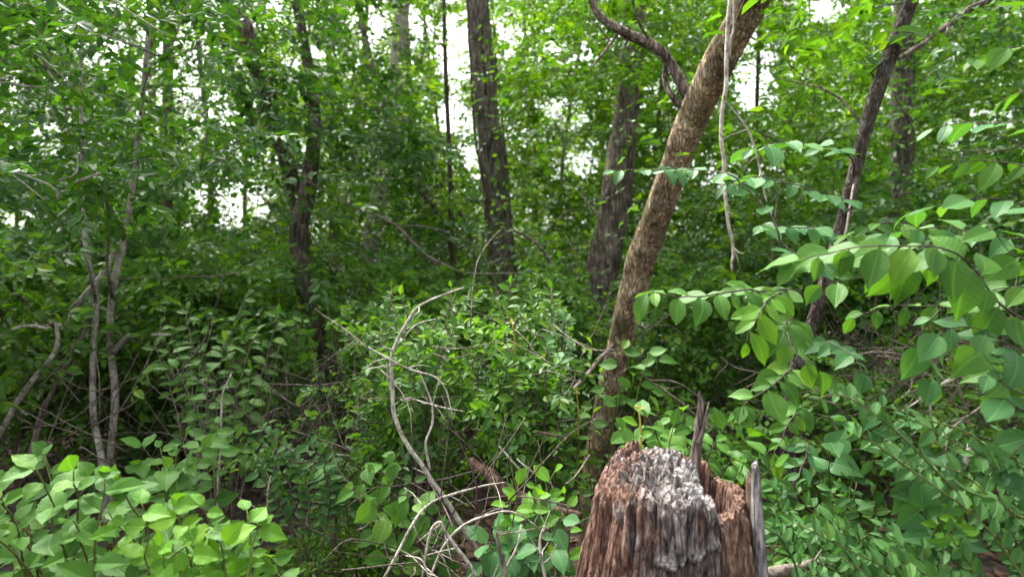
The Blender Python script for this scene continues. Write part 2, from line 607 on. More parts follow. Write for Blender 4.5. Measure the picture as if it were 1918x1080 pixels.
V = np.stack([X, Y, Z], -1).reshape(-1, 3)
nx = len(gx)
I, J = np.meshgrid(np.arange(len(gy) - 1), np.arange(nx - 1), indexing='ij')
a0 = (I * nx + J).ravel()
ground = part("ground", mesh("ground", V, [np.stack([a0, a0 + 1, a0 + nx + 1, a0 + nx], 1)], gm), None)
ground["kind"] = "structure"

# brown leaf litter on the floor
N = 16000
ly = rng.uniform(1.0, 11, N)
lx = rng.uniform(-1, 1, N) * (0.95 * ly + 1.0)
lp = np.stack([lx, ly, ground_z(lx, ly) + rng.uniform(0.005, 0.035, N)], 1)
fol = Foliage()
fol.leaves(lp, rng.normal(0, 1, (N, 3)) * np.array([1, 1, .25]), np.array([0, 0, 1.0]) + rng.normal(0, .35, (N, 3)), rng.uniform(.05, .11, N))
litter = part("fallen_leaves", fol.mesh("fallen_leaves", LEAF['litter']), None)
litter["kind"] = "stuff"
litter["label"] = "brown dead leaves lying on the forest floor"

# ------------------------------------------------------------------ trees: trunk paths as (px, py, depth, width in px)
TREES = []


def px_path(pp):
    c = np.array([P(x, y, d) for x, y, d, w in pp])
    r = np.array([w * d / FPX / 2 for x, y, d, w in pp])
    return c, r


def tree(name, label, pp, bark, leaf, rough=0.10, cat="tree", group=None, sides=14, leafsize=0.075):
    c, r = px_path(pp)
    # foot on the ground (the path runs from the top down)
    gz = float(ground_z(c[-1][0], c[-1][1]))
    if c[-1][2] > gz - 0.05:
        foot = c[-1] + (c[-1] - c[-2]) * 0.05
        foot[2] = gz - 0.12
        c = np.vstack([c, foot])
        r = np.append(r, r[-1] * 1.15)
    root = thing(name, label, cat, (c[-1][0], c[-1][1], gz), group)
    tb = Tubes()
    cc, rr = tb.add(c, r, sides, n=len(c) * 9, rough=rough, rscale=5.0)
    t = dict(root=root, tubes=tb, path=cc, rad=rr, leaf=leaf, bark=bark, fol=Foliage(), size=leafsize, ends=[], nclump=0)
    TREES.append(t)
    return t


T_grey = tree("oak_tree", "tall straight grey-barked tree in the middle of the wood",
     [(868, -420, 8.0, 34), (880, -160, 8.0, 38), (893, 0, 8.0, 42), (906, 150, 8.0, 46), (921, 300, 8.0, 48), (935, 430, 8.0, 48), (942, 560, 8.0, 50), (945, 700, 8.0, 54), (945, 785, 8.0, 66)], 'grey', 'bright', 0.10, sides=20)
T_dark = tree("oak_tree", "dark rough-barked trunk just behind and left of the leaning mossy tree",
     [(1200, -420, 7.2, 36), (1195, -150, 7.2, 40), (1186, 50, 7.2, 44), (1174, 220, 7.2, 48), (1160, 340, 7.2, 60), (1142, 430, 7.2, 58), (1126, 540, 7.2, 54), (1120, 650, 7.2, 58), (1118, 800, 7.2, 70)], 'dark', 'mid', 0.16, sides=20)
T_lean = tree("maple_tree", "tan mossy tree leaning to the upper right behind the rotten stump",
     [(1560, -380, 2.9, 60.7), (1475, -150, 3.0, 62.6), (1408, 0, 3.2, 62.6), (1345, 120, 3.4, 60.7), (1298, 215, 3.6, 58.9), (1268, 300, 3.7, 51.5), (1240, 380, 3.8, 51.5), (1204, 480, 4.0, 52.4), (1172, 600, 4.15, 48.8), (1140, 730, 4.3, 39.6), (1114, 850, 4.4, 35.0), (1100, 960, 4.45, 42.3)], 'tan', 'mid', 0.13, sides=28)
T_lich = tree("elm_tree", "slender leaning tree with pale lichen patches, nearest to the big-leaved branches",
     [(1830, -380, 3.0, 29), (1760, -150, 3.1, 29), (1708, 0, 3.2, 27), (1655, 140, 3.2, 26), (1622, 240, 3.2, 25), (1592, 360, 3.2, 24), (1560, 480, 3.2, 22), (1522, 600, 3.2, 21), (1490, 690, 3.2, 22), (1474, 800, 3.2, 24), (1478, 930, 3.2, 27), (1480, 1100, 3.2, 34)], 'lichen', 'near', 0.12, sides=14)
T_r5 = tree("hickory_tree", "upright brown trunk half hidden by leaves beside the lichened leaning tree",
     [(1700, -420, 7.5, 33.6), (1697, -120, 7.5, 36.0), (1692, 60, 7.5, 37.2), (1690, 240, 7.5, 39.6), (1688, 400, 7.5, 40.8), (1690, 560, 7.5, 43.2), (1690, 780, 7.5, 55.2)], 'grey', 'mid', 0.1)
T_l6 = tree("hornbeam_tree", "dark crooked trunk bending left of the central grey tree",
     [(470, -420, 6.4, 12), (520, -150, 6.4, 15), (566, 60, 6.4, 18), (588, 220, 6.4, 24), (577, 350, 6.4, 32), (560, 430, 6.4, 34), (568, 520, 6.4, 36), (598, 630, 6.4, 36), (628, 720, 6.4, 34), (640, 830, 6.4, 44)], 'dark', 'deep', 0.14)
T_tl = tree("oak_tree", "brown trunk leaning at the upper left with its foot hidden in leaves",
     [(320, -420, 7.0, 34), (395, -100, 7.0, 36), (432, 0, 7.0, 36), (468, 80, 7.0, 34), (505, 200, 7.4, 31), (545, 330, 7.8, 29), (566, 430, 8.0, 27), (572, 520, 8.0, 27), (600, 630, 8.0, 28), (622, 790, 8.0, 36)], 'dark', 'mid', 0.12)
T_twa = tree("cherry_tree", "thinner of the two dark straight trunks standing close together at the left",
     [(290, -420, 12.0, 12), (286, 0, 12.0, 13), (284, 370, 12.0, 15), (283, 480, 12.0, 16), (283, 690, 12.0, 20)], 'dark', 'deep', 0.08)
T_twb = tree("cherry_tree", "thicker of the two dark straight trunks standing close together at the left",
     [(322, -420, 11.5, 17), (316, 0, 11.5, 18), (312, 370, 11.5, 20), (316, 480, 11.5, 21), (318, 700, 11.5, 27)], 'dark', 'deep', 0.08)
T_g8 = tree("beech_tree", "smooth pale grey trunk in the distance left of the central grey tree",
     [(790, -420, 10.0, 24), (755, 0, 10.0, 27), (722, 300, 10.0, 32), (704, 400, 10.0, 34), (688, 500, 10.0, 35), (682, 740, 10.0, 46)], 'pale', 'bright', 0.08)
T_b9 = tree("hornbeam_tree", "thin crooked stem slanting down to the right between the pale and grey trunks",
     [(640, -200, 8.8, 10), (690, 100, 8.8, 13), (755, 290, 8.8, 18), (800, 370, 8.8, 19), (836, 430, 8.8, 19), (856, 500, 8.8, 19), (868, 620, 8.8, 20), (872, 760, 8.8, 24)], 'dark', 'bright', 0.1, sides=10)
T_b10 = tree("maple_sapling", "very thin straight sapling standing just left of the central grey trunk",
     [(828, -300, 7.0, 6), (833, 80, 7.0, 8), (842, 300, 7.0, 9), (846, 480, 7.0, 10), (850, 800, 7.0, 13)], 'twig', 'bright', 0.05, sides=8)
T_s1 = tree("birch_sapling", "pale mottled sapling, the left one of the slim pair at the left",
     [(150, -150, 4.0, 4.8), (152, 200, 4.0, 6.1), (158, 420, 4.0, 7.5), (166, 490, 4.0, 8.2), (180, 560, 4.0, 10.2), (174, 680, 4.0, 10.2), (176, 780, 4.0, 10.9), (192, 870, 4.0, 11.6), (200, 1000, 4.0, 15.0)], 'pale', 'deep', 0.08, sides=10)
T_s2 = tree("birch_sapling", "grey forked sapling, the right one of the slim pair at the left",
     [(300, -200, 4.1, 6.6), (270, 150, 4.1, 8.5), (248, 350, 4.1, 10.5), (232, 450, 4.1, 11.8), (212, 540, 4.1, 11.8), (206, 640, 4.1, 11.8), (216, 740, 4.1, 12.5), (208, 860, 4.1, 13.1), (212, 990, 4.1, 15.7)], 'pale', 'deep', 0.08, sides=10)
# a few more trees the frame only brushes: they carry the leaves at the edges
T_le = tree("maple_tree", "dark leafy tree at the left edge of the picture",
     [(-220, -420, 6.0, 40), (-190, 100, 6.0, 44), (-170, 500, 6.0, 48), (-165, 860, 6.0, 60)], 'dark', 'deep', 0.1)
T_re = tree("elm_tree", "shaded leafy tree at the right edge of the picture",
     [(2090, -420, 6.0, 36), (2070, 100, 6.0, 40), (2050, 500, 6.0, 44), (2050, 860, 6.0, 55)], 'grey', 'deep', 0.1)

ZONES = [(-400, 140, "slim dim trunk deep in the wood at the far left"), (330, 500, "slim dim trunk in the distance between the dark pair and the crooked trunk"),
         (610, 700, "slim dim trunk in the distance right of the crooked trunk"), (760, 840, "slim dim trunk far behind the thin straight sapling"),
         (970, 1100, "slim dim trunk in the distance right of the central grey tree"), (1210, 1330, "slim dim trunk deep in the shade right of the leaning tree"),
         (1400, 1560, "slim dim trunk in the distance left of the lichened tree"), (1740, 2300, "slim dim trunk deep in the wood at the far right")]
for z0, z1, lab in ZONES:
    for k in range(2):
        x = z0 + (z1 - z0) * (k + rng.uniform(.15, .85)) / 2
        d = rng.uniform(11.5, 15) + 5 * k
        w = rng.uniform(.10, .20) * FPX / d
        dx = rng.uniform(-60, 60)
        yb = CY + EYE / d * FPX
        tree("forest_tree", lab, [(x + dx, -420, d, w * .55), (x + dx * .6, 0, d, w * .7), (x + rng.uniform(-12, 12), 330, d, w * .85), (x, yb - 40, d, w), (x, yb + 8, d, w * 1.3)],
             ['dark', 'grey'][k], ['bright', 'bright'][k], 0.08, group=lab, sides=8, leafsize=0.09)

# ---- crowns: leafy clumps, each carried by the nearest tree
def trunk_at(t, z):
    c = t['path']
    i = int(np.argmin(np.abs(c[:, 2] - z)))
    return c[i], t['rad'][i]


def grow_clump(c, r, ns, K, L, small, size_k=1.0, only=None):
    best, bd = None, 1e9
    for t in (only or CARRIERS):
        q, _ = trunk_at(t, c[2] - 0.4)
        dd = math.hypot(q[0] - c[0], (q[1] - c[1])) + 0.25 * t['nclump'] ** 0.5 * 0.15
        if dd < bd:
            best, bd = t, dd
    t = best
    q, qr = trunk_at(t, c[2] - 0.15 - 0.35 * bd)
    reach = np.linalg.norm(q - c)
    for e in t['ends']:           # fork from a nearer limb where there is one
        dd = np.linalg.norm(e - c)
        if 0.15 < dd < reach and e[2] < c[2] + .5:
            q, reach, qr = e, dd, .012
    t['ends'].append(c)
    t['nclump'] += 1
    if reach > 0.15:
        mid = (q + c) / 2 + np.array([rng.normal(0, .08), rng.normal(0, .08), 0.10 * reach + rng.normal(0, .06)])
        r0 = min(qr * 0.6, 0.004 + 0.008 * reach)
        t['tubes'].add(np.array([q, mid, c + rng.normal(0, .06, 3)]), [r0, r0 * .6, 0.003], 3 if c[1] > 9 else 5, n=5 if c[1] > 9 else 6, wob=0.05)
    clump(t['fol'], c, r, ns, K, t['size'] * size_k, L, small=small)


def column_ok(p):
    return gap_keep(p[None])[0]


# far layers first, then nearer ones; px range goes past the frame on every side
def scatter(n, x0, x1, y0, y1, d0, d1, r, ns, K, L, small, size_k=1.0, avoid=None):
    for _ in range(n):
        d = rng.uniform(d0, d1)
        for _try in range(6):
            x, y = rng.uniform(x0, x1), rng.uniform(y0, y1)
            p = P(x, y, d)
            if p[2] > 0.5 and column_ok(p) and not (avoid and avoid(x, y)):
                break
        else:
            continue
        grow_clump(p, r * rng.uniform(.7, 1.3), ns, K, L, small, size_k)


def keep_trunks(x, y):   # the near trunks stay in view
    return (1130 + (850 - y) * .33 - 45 < x < 1130 + (850 - y) * .33 + 60) or (860 < x < 985 and y > 60) or (1090 < x < 1215 and y > 170 and y < 600) or (535 < x < 620 and y > 330) or (670 < x < 760 and 290 < y < 500)


CARRIERS = [t for t in TREES if t not in (T_s1, T_s2, T_lich, T_lean, T_b10, T_b9)]
scatter(1850, -300, 2220, -190, 560, 13, 20, 0.9, 15, 13, 0.72, True, 1.3)
scatter(1300, -300, 2220, -190, 590, 9.5, 15, 0.75, 14, 13, 0.6, True, 1.3)
scatter(260, 620, 1480, -120, 380, 10, 17, 0.8, 14, 13, 0.65, True, 1.3)
scatter(90, 600, 1900, 330, 580, 6.6, 8.5, 0.55, 12, 12, 0.45, True, 1.2, keep_trunks)
scatter(470, -300, 2220, -190, 560, 6.5, 9.5, 0.6, 13, 12, 0.48, True, 1.25, keep_trunks)
# near foliage of the left third, and of the right side

scatter(130, -300, 640, -190, 560, 4.8, 6.6, 0.5, 13, 12, 0.42, False, 1.25, keep_trunks)
scatter(70, 1420, 2250, -190, 520, 4.6, 6.8, 0.5, 12, 12, 0.42, False, 1.25, lambda x, y: abs(x - (1708 - y * .32)) < 45)
scatter(40, 1000, 1330, -190, 330, 5.2, 6.6, 0.45, 11, 12, 0.36, False, 1.15, keep_trunks)
scatter(30, 640, 860, -190, 420, 5.5, 6.6, 0.45, 11, 12, 0.36, False, 1.15, keep_trunks)
for _ in range(52):
    d, x, y = rng.uniform(2.9, 3.8), rng.uniform(-140, 470), rng.uniform(-150, 390)
    if column_ok(P(x, y, d)):
        grow_clump(P(x, y, d), .34, 9, 12, .30, False, 1.0, [T_s1, T_s2])
for t, n_own in ((T_s1, 3), (T_s2, 3), (T_lich, 7), (T_lean, 10), (T_b10, 8), (T_b9, 8)):
    for _ in range(n_own):
        q, _r = trunk_at(t, rng.uniform(2.4, 5.0))
        grow_clump(q + rng.normal(0, .35, 3), .4, 9, 12, .36, False, 1.1, [t])

for t in TREES:
    part("trunk", t['tubes'].mesh("trunk", BARK[t['bark']]), t['root'])
    if t['fol'].n:
        mt = LEAF['mid' if t['leaf'] == 'near' else t['leaf']]
        part("crown", t['fol'].mesh("crown", mt), t['root'])

# distant leafy trees closing the wood: four builds, copied with shared meshes
FAR = []
for v in range(4):
    tb, fol = Tubes(), Foliage()
    H = 11.5
    tb.add(np.array([(0, 0, -.2), (rng.normal(0, .15), 0, 4), (rng.normal(0, .4), 0, 8), (rng.normal(0, .6), 0, H)]), [.16, .13, .09, .03], 7, n=16)
    for q in range(80):
        z = 0.8 + (H - 0.8) * (q + rng.random()) / 80
        rr = 2.6 * math.sqrt(rng.random()) * (1 - .45 * abs(z / H - .45))
        a = rng.uniform(0, 2 * math.pi)
        c = np.array([rr * math.cos(a), rr * math.sin(a), z])
        tb.add(np.array([(0, 0, max(.3, z - .5 * rr)), c * .5 + np.array([0, 0, .5 * z - .1]), c]), [.018, .012, .004], 3, n=4)
        clump(fol, c, .8, 13, 12, .125, .7, gaps=False, small=True)
    FAR.append((tb.mesh("trunk", BARK['grey']), fol.mesh("crown", LEAF['bright'])))
n_far = 0
FARLAB = ["distant leafy tree at the back of the wood, left of the crooked dark trunk", "distant leafy tree far behind, between the crooked trunk and the central grey tree",
          "distant leafy tree far behind, between the central grey tree and the leaning tree", "distant leafy tree at the back of the wood, right of the leaning tree"]
for row, (d0, cnt) in enumerate(((22.5, 8), (26.5, 13), (31, 13))):
    for q in range(cnt):
        x = -320 + 2560 * (q + .5 + rng.uniform(-.3, .3)) / cnt
        if 340 < x < 515 or -20 < x < 70 or (1385 < x < 1450):
            x += 120
        d = d0 + rng.uniform(-1.5, 1.5)
        X0 = (x - CX) / FPX * d
        root = thing("distant_tree", FARLAB[0 if x < 560 else 1 if x < 930 else 2 if x < 1300 else 3], "tree", (X0, d, float(ground_z(X0, d))), "distant trees at the back of the wood")
        root.rotation_euler = (0, 0, rng.uniform(0, 6.28))
        sc_ = rng.uniform(.85, 1.15)
        root.scale = (sc_, sc_, sc_)
        tm, cm = FAR[n_far % 4]
        n_far += 1
        for nm, me in (("trunk", tm), ("crown", cm)):
            o = bpy.data.objects.new(nm, me)
            o.parent = root
            COL.objects.link(o)

# limb of the leaning tree that reaches to the upper left, and a stub of grey branch
tb = Tubes()
c, r = px_path([(1296, 200, 3.6, 22), (1262, 130, 3.6, 20), (1232, 92, 3.6, 21), (1180, 66, 3.6, 19), (1130, 36, 3.6, 16), (1108, 0, 3.6, 13), (1080, -90, 3.6, 9)])
tb.add(c, r, 10, n=40, rough=.12, rscale=9)
c, r = px_path([(1250, 110, 3.6, 12), (1246, 150, 3.65, 11), (1262, 185, 3.6, 11), (1285, 205, 3.6, 12)])
tb.add(c, r, 7, n=16)
c, r = px_path([(1232, 92, 3.6, 8), (1200, 50, 3.55, 5), (1185, 0, 3.5, 4), (1180, -60, 3.5, 3)])
tb.add(c, r, 6, n=16)
c, r = px_path([(1160, 60, 3.6, 6), (1130, 100, 3.6, 5), (1105, 130, 3.6, 3)])
tb.add(c, r, 6, n=12)
part("branch", tb.mesh("branch", BARK['dark']), T_lean['root'])
tb = Tubes()
c, r = px_path([(236, 440, 4.1, 8), (205, 490, 4.06, 10), (165, 545, 3.95, 10), (128, 590, 3.9, 11), (106, 616, 3.8, 12)])
tb.add(c, r, 8, n=24, wob=.01)
c, r = px_path([(212, 660, 4.1, 12), (238, 632, 4.05, 11), (250, 628, 4.0, 8), (318, 626, 3.9, 5)])
tb.add(c, r, 7, n=20)
part("branch", tb.mesh("branch", BARK['pale']), T_s2['root'])


# ------------------------------------------------------------------ understorey shrubs (foliage too small to pick apart singly)
def shrub(name, label, x, d, height, radius, leaf, bark='twig', nclump=14, ns=9, K=11, size=.055, L=.3, lift=0.25, stems=6, small=False, cat="shrub", group=None, lean=(0, 0), gaps=False):
    b = P(x, CY, d)
    b[2] = float(ground_z(b[0], b[1]))
    root = thing(name, label, cat, b, group)
    tb, fol = Tubes(), Foliage()
    for i in range(nclump):
        h = b[2] + height * (lift + (1 - lift) * rng.random() ** .8)
        k = (h - b[2]) / height
        a, rr = rng.uniform(0, 2 * math.pi), radius * math.sqrt(rng.random()) * (0.55 + 0.6 * math.sin(math.pi * min(k, .95)))
        c = np.array([b[0] + rr * math.cos(a) + lean[0] * k, b[1] + rr * math.sin(a) * .8 + lean[1] * k, h])
        clump(fol, c, radius * .42, ns, K, size, L, facing=.6, jit=.42, gaps=gaps, small=small, flat=.6)
        if i < stems:
            s = b + np.array([rng.normal(0, .07), rng.normal(0, .07), -.05])
            m = (s + c) / 2 + np.array([rng.normal(0, .1), rng.normal(0, .1), .12])
            tb.add(np.array([s, m, c]), [.006 + .004 * height, .005 + .001 * height, .002], 6, n=12, wob=.03)
    part("stem", tb.mesh("stem", BARK[bark]), root)
    f = part("foliage", fol.mesh("foliage", LEAF[leaf]), root)
    f["kind"] = "stuff"
    return root


SHRUBS = [
    # label, x, d, height, radius, leaf, nclump, size, lift
    ("dusky shrub at the left edge under the leaning pale stems", 40, 5.4, 1.7, .75, 'mid', 15, .065, .25),
    ("shrub of broad leaves behind the slim pale pair of saplings", 200, 5.6, 1.7, .75, 'deep', 18, .07, .2),
    ("tall shrub filling the gap right of the slim pale pair", 345, 5.2, 1.9, .65, 'mid', 18, .065, .45),
    ("blue-green shrub in front of the crooked dark trunk's foot", 400, 4.6, 1.75, .7, 'mid', 22, .07, .5),
    ("tall shaded shrub left of the crooked dark trunk", 440, 6.2, 2.1, .75, 'mid', 22, .065, .25),
    ("shaded shrub right of the crooked dark trunk", 735, 6.0, 1.9, .75, 'mid', 22, .065, .25),
    ("shrub below the pale grey distant trunk", 740, 5.0, 1.55, .6, 'mid', 18, .06, .35),
    ("shrub hiding the foot of the central grey tree", 900, 5.6, 1.75, .65, 'mid', 22, .065, .3),
    ("leafy shrub between the central grey tree and the dark rough trunk", 1010, 5.4, 1.7, .6, 'mid', 20, .065, .3),
    ("shrub hiding the foot of the dark rough trunk", 1090, 6.0, 1.55, .55, 'mid', 16, .065, .3),
    ("shaded shrub right of the leaning mossy tree", 1270, 5.6, 1.8, .65, 'mid', 18, .065, .35),
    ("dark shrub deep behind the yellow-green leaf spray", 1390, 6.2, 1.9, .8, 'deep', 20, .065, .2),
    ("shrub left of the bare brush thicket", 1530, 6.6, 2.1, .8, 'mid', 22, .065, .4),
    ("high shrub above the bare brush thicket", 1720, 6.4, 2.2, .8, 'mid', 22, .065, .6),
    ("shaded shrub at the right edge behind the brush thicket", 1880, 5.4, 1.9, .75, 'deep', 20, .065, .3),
    ("low ferny shrub in the dark hollow left of the arching stems", 600, 4.8, .8, .5, 'deep', 6, .05, .2),
    ("low pale weed on the floor below the hanging dark leaves", 690, 3.3, .5, .28, 'bright', 12, .03, .3),
    ("low weed on the floor left of the crossing dead sticks", 640, 3.0, .42, .25, 'mid', 9, .032, .3),
    ("small shrub beside the pale leaning stems at the left", 20, 4.6, 1.2, .4, 'near', 8, .075, .5),
    ("low weedy shrub at the foot of the slim pale pair of saplings", 150, 4.9, .95, .6, 'mid', 14, .06, .15),
    ("low dark shrub on the floor right of the slim pale pair", 290, 5.0, .85, .55, 'deep', 12, .06, .15),
    ("low shrub under the bare brush thicket beside the lichened tree", 1590, 4.4, 1.0, .5, 'mid', 13, .06, .15),
    ("shaded leafy shrub between the rotten post and the broken trunk", 1740, 5.0, 1.25, .5, 'mid', 12, .065, .3),
    ("leafy shrub at the right edge below the elm sapling's leaves", 1900, 3.9, 1.15, .5, 'mid', 14, .06, .2),
    ("low shrub on the floor behind the rotten stump", 1330, 4.2, .8, .5, 'mid', 12, .06, .15),
    ("small-leaved shrub reaching in from the left edge", -90, 3.6, 1.75, .5, 'mid', 12, .075, .5),
]
for lab, x, d, h, r, lf, nc, sz, lift in SHRUBS:
    shrub("understorey_shrub", lab, x, d, h, r, 'mid' if lf == 'near' else lf, nclump=int(nc * 1.7), size=sz * 1.2, lift=lift)

# the far, uncountable mass of undergrowth between the trunks
fol = Foliage()
for i in range(1500):
    d = rng.uniform(7.5, 22)
    x = rng.uniform(-350, 2270)
    q = P(x, CY, d)
    h = rng.uniform(.1, 2.6) if d < 15 else rng.uniform(.1, 3.4)
    c = np.array([q[0], d, h])
    clump(fol, c, .6, 9, 11, .085, .42, facing=.55, small=True, gaps=True)
ug = part("undergrowth", fol.mesh("undergrowth", LEAF['mid']), None)
ug["kind"] = "stuff"
ug["label"] = "dense green undergrowth between the distant trunks"

# ------------------------------------------------------------------ near plants: every leaf its own object
def leaf_objects(parent, pos, ax, nn, sz, meshes):
    a = unit(ax)
    r = unit(np.cross(a, nn))
    up = np.cross(r, a)
    for i in range(len(pos)):
        o = bpy.data.objects.new("leaf", meshes[int(rng.integers(len(meshes)))])
        s = float(sz[i])
        w = s * float(rng.uniform(.85, 1.12))
        o.matrix_basis = Matrix(((r[i][0] * w, a[i][0] * s, up[i][0] * s, pos[i][0]),
                                 (r[i][1] * w, a[i][1] * s, up[i][1] * s, pos[i][1]),
                                 (r[i][2] * w, a[i][2] * s, up[i][2] * s, pos[i][2]), (0, 0, 0, 1)))
        o.parent = parent
        COL.objects.link(o)


def leaf_row(c, t0, spacing, size, hang=.3, facing=.5, jit=.25, opp=False, splay=.85):
    """leaves two-ranked along the curve c from fraction t0 to the tip"""
    seg = np.linalg.norm(np.diff(c, axis=0), axis=1)
    s = np.concatenate([[0], np.cumsum(seg)])
    pts = np.arange(s[-1] * t0, s[-1], spacing)
    if len(pts) < 2:
        pts = np.array([s[-1] * t0, s[-1] * (t0 + 1) / 2])
    if opp:
        pts = np.repeat(pts, 2)
    pts = np.append(pts, s[-1])
    pos = np.stack([np.interp(pts, s, c[:, k]) for k in range(3)], 1)
    tn = unit(np.stack([np.interp(pts, s, np.gradient(c[:, k])) for k in range(3)], 1))
    up = np.array([0, -facing, 1.0]) + rng.normal(0, .12, (len(pts), 3))
    side = unit(np.cross(tn, up))
    sg = np.where(np.arange(len(pts)) % 2 == 0, 1., -1.)[:, None] * splay
    sg[-1] = 0.0
    ax = tn * .5 + side * sg + np.array([0, 0, -hang]) + rng.normal(0, jit * .5, (len(pts), 3))
    sz = size * rng.uniform(.5, 1.18, len(pts))
    sz[-1] *= .8
    return pos, ax, up + rng.normal(0, jit, (len(pts), 3)), sz


def leafy_branch(root, pp, width, kind, mat, size, spacing, t0=.2, bark='twig', n=None, **kw):
    c = np.array([P(*q) for q in pp])
    tb = Tubes()
    w = width * np.mean([q[2] for q in pp]) / FPX / 2
    cc, _ = tb.add(c, [w, w * .8, w * .5, w * .28], 6, n=n or len(pp) * 7, wob=.006)
    b = part("branch", tb.mesh("branch", BARK[bark]), root)
    row = leaf_row(cc, t0, spacing, size, **kw)
    leaf_objects(b, *row, near_set(kind, mat))
    return b, cc


def bush(name, label, base, targets, leafkind, mat, size, spacing, t0=.55, bark='twig', r=.006, arch=.15, cat="shrub", group=None, limit=300, stuff_mat=None, extra=None, **kw):
    """stems rise from one root and each carries rows of leaves along its upper part"""
    b = P(*base) if len(base) == 3 else np.array(base)
    b[2] = float(ground_z(b[0], b[1])) - .03
    root = thing(name, label, cat, b, group)
    fol, nleaf = Foliage(), 0
    for tgt in targets:
        e = P(*tgt[:3])
        if len(tgt) > 3:
            via = [P(*q) for q in tgt[3]]
        else:
            via = [b * .45 + e * .55 + np.array([rng.normal(0, .06), rng.normal(0, .06), arch])]
        s0 = b + np.array([rng.normal(0, .05), rng.normal(0, .05), 0])
        tb = Tubes()
        cc, _ = tb.add(np.array([s0] + via + [e]), [r, r * .75, r * .35], 6, n=8 * (len(via) + 1), wob=.012)
        st = part("stem", tb.mesh("stem", BARK[bark]), root)
        row = leaf_row(cc, t0, spacing, size, **kw)
        if nleaf + len(row[0]) <= limit:
            leaf_objects(st, *row, near_set(leafkind, mat))
        else:
            fol.leaves(*row)
        nleaf += len(row[0])
    if extra:
        extra(fol)
    if fol.n:
        f = part("foliage", fol.mesh("foliage", LEAF[stuff_mat or mat]), root)
        f["kind"] = "stuff"
    return root


def spots(n, x0, x1, y0, y1, d0, d1, ok=None):
    out = []
    while len(out) < n:
        x, y = rng.uniform(x0, x1), rng.uniform(y0, y1)
        if ok is None or ok(x, y):
            out.append((x, y, rng.uniform(d0, d1)))
    return out


# -- low branches of the lichened tree
R = T_lich['root']
leafy_branch(R, [(1530, 570, 3.1), (1490, 545, 2.7), (1440, 545, 2.3), (1370, 545, 2.0), (1290, 556, 1.9), (1212, 545, 1.85)], 5, 'elliptic', 'near', .105, .042, .38, hang=.35, facing=.7)
leafy_branch(R, [(1470, 545, 2.5), (1440, 560, 2.1), (1420, 590, 1.95), (1395, 640, 1.9)], 4, 'elliptic', 'lime', .10, .045, .3, hang=.5, facing=1.0)
leafy_branch(R, [(1500, 640, 3.1), (1490, 600, 2.5), (1470, 610, 2.1), (1490, 660, 1.95), (1535, 690, 1.9)], 4, 'ovate', 'near', .105, .045, .4, hang=.6, facing=.9)
leafy_branch(R, [(1490, 700, 3.1), (1480, 690, 2.4), (1450, 720, 2.1), (1390, 760, 2.0)], 4, 'ovate', 'near', .115, .06, .5, hang=.3, facing=.9)
leafy_branch(R, [(1600, 340, 3.2), (1570, 480, 2.6), (1480, 470, 2.2), (1440, 400, 2.15), (1372, 332, 2.1), (1290, 318, 2.1)], 6, 'elliptic', 'nearblue', .10, .05, .45, bark='stick', hang=.25, facing=.7)
leafy_branch(R, [(1600, 330, 3.2), (1590, 290, 2.7), (1530, 272, 2.4), (1470, 268, 2.3), (1410, 278, 2.25)], 4, 'elliptic', 'nearblue', .12, .05, .4, hang=.3, facing=.15)
leafy_branch(R, [(1580, 400, 3.2), (1600, 380, 2.6), (1560, 370, 2.3), (1500, 350, 2.2), (1420, 330, 2.15), (1360, 345, 2.1)], 4, 'elliptic', 'nearblue', .095, .045, .45, hang=.3, facing=.6)
leafy_branch(R, [(1570, 450, 3.2), (1590, 440, 2.6), (1640, 420, 2.3), (1720, 420, 2.2), (1790, 440, 2.15)], 4, 'elliptic', 'near', .095, .04, .35, hang=.3, facing=.35)
leafy_branch(R, [(1570, 450, 3.2), (1540, 430, 2.7), (1490, 425, 2.4), (1430, 420, 2.3)], 4, 'ovate', 'nearblue', .10, .05, .35, hang=.4, facing=.6)
leafy_branch(R, [(1300, 330, 3.7), (1270, 316, 3.3), (1220, 318, 3.1), (1150, 318, 3.0)], 4, 'elliptic', 'nearblue', .12, .07, .3, hang=.2, facing=.5)

leafy_branch(R, [(1500, 660, 3.1), (1540, 640, 2.7), (1590, 660, 2.4), (1620, 700, 2.3)], 4, 'ovate', 'nearblue', .095, .045, .25, hang=.4, facing=.8)
leafy_branch(R, [(1480, 780, 3.1), (1500, 760, 2.7), (1480, 790, 2.4), (1450, 850, 2.3)], 4, 'elliptic', 'near', .09, .045, .3, hang=.4, facing=.8)
leafy_branch(R, [(1476, 850, 3.1), (1510, 830, 2.7), (1500, 880, 2.5), (1470, 930, 2.4)], 4, 'elliptic', 'nearblue', .09, .045, .3, hang=.4, facing=.8)

# -- the elm sapling rooted just outside the right edge
R = thing("elm_sapling", "sapling with large toothed bright leaves reaching in from the right edge", "sapling", (1.72, 1.75, 0))
tb = Tubes()
tb.add(np.array([(1.72, 1.75, -.1), (1.70, 1.74, .8), (1.66, 1.7, 1.6), (1.68, 1.66, 2.6), (1.62, 1.6, 3.4)]), [.03, .026, .022, .014, .005], 10, n=40, rough=.1)
part("trunk", tb.mesh("trunk", BARK['grey']), R)
leafy_branch(R, [(2080, 560, 1.7), (1960, 600, 1.65), (1885, 580, 1.6), (1825, 505, 1.55), (1760, 464, 1.5), (1650, 462, 1.5), (1560, 472, 1.52), (1490, 492, 1.55)], 6, 'ovate', 'near', .118, .036, .3, hang=.75, facing=1.25, jit=.3)
leafy_branch(R, [(1840, 520, 1.56), (1800, 500, 1.6), (1740, 490, 1.62), (1680, 496, 1.65)], 4, 'ovate', 'near', .12, .045, .1, hang=.8, facing=1.3)
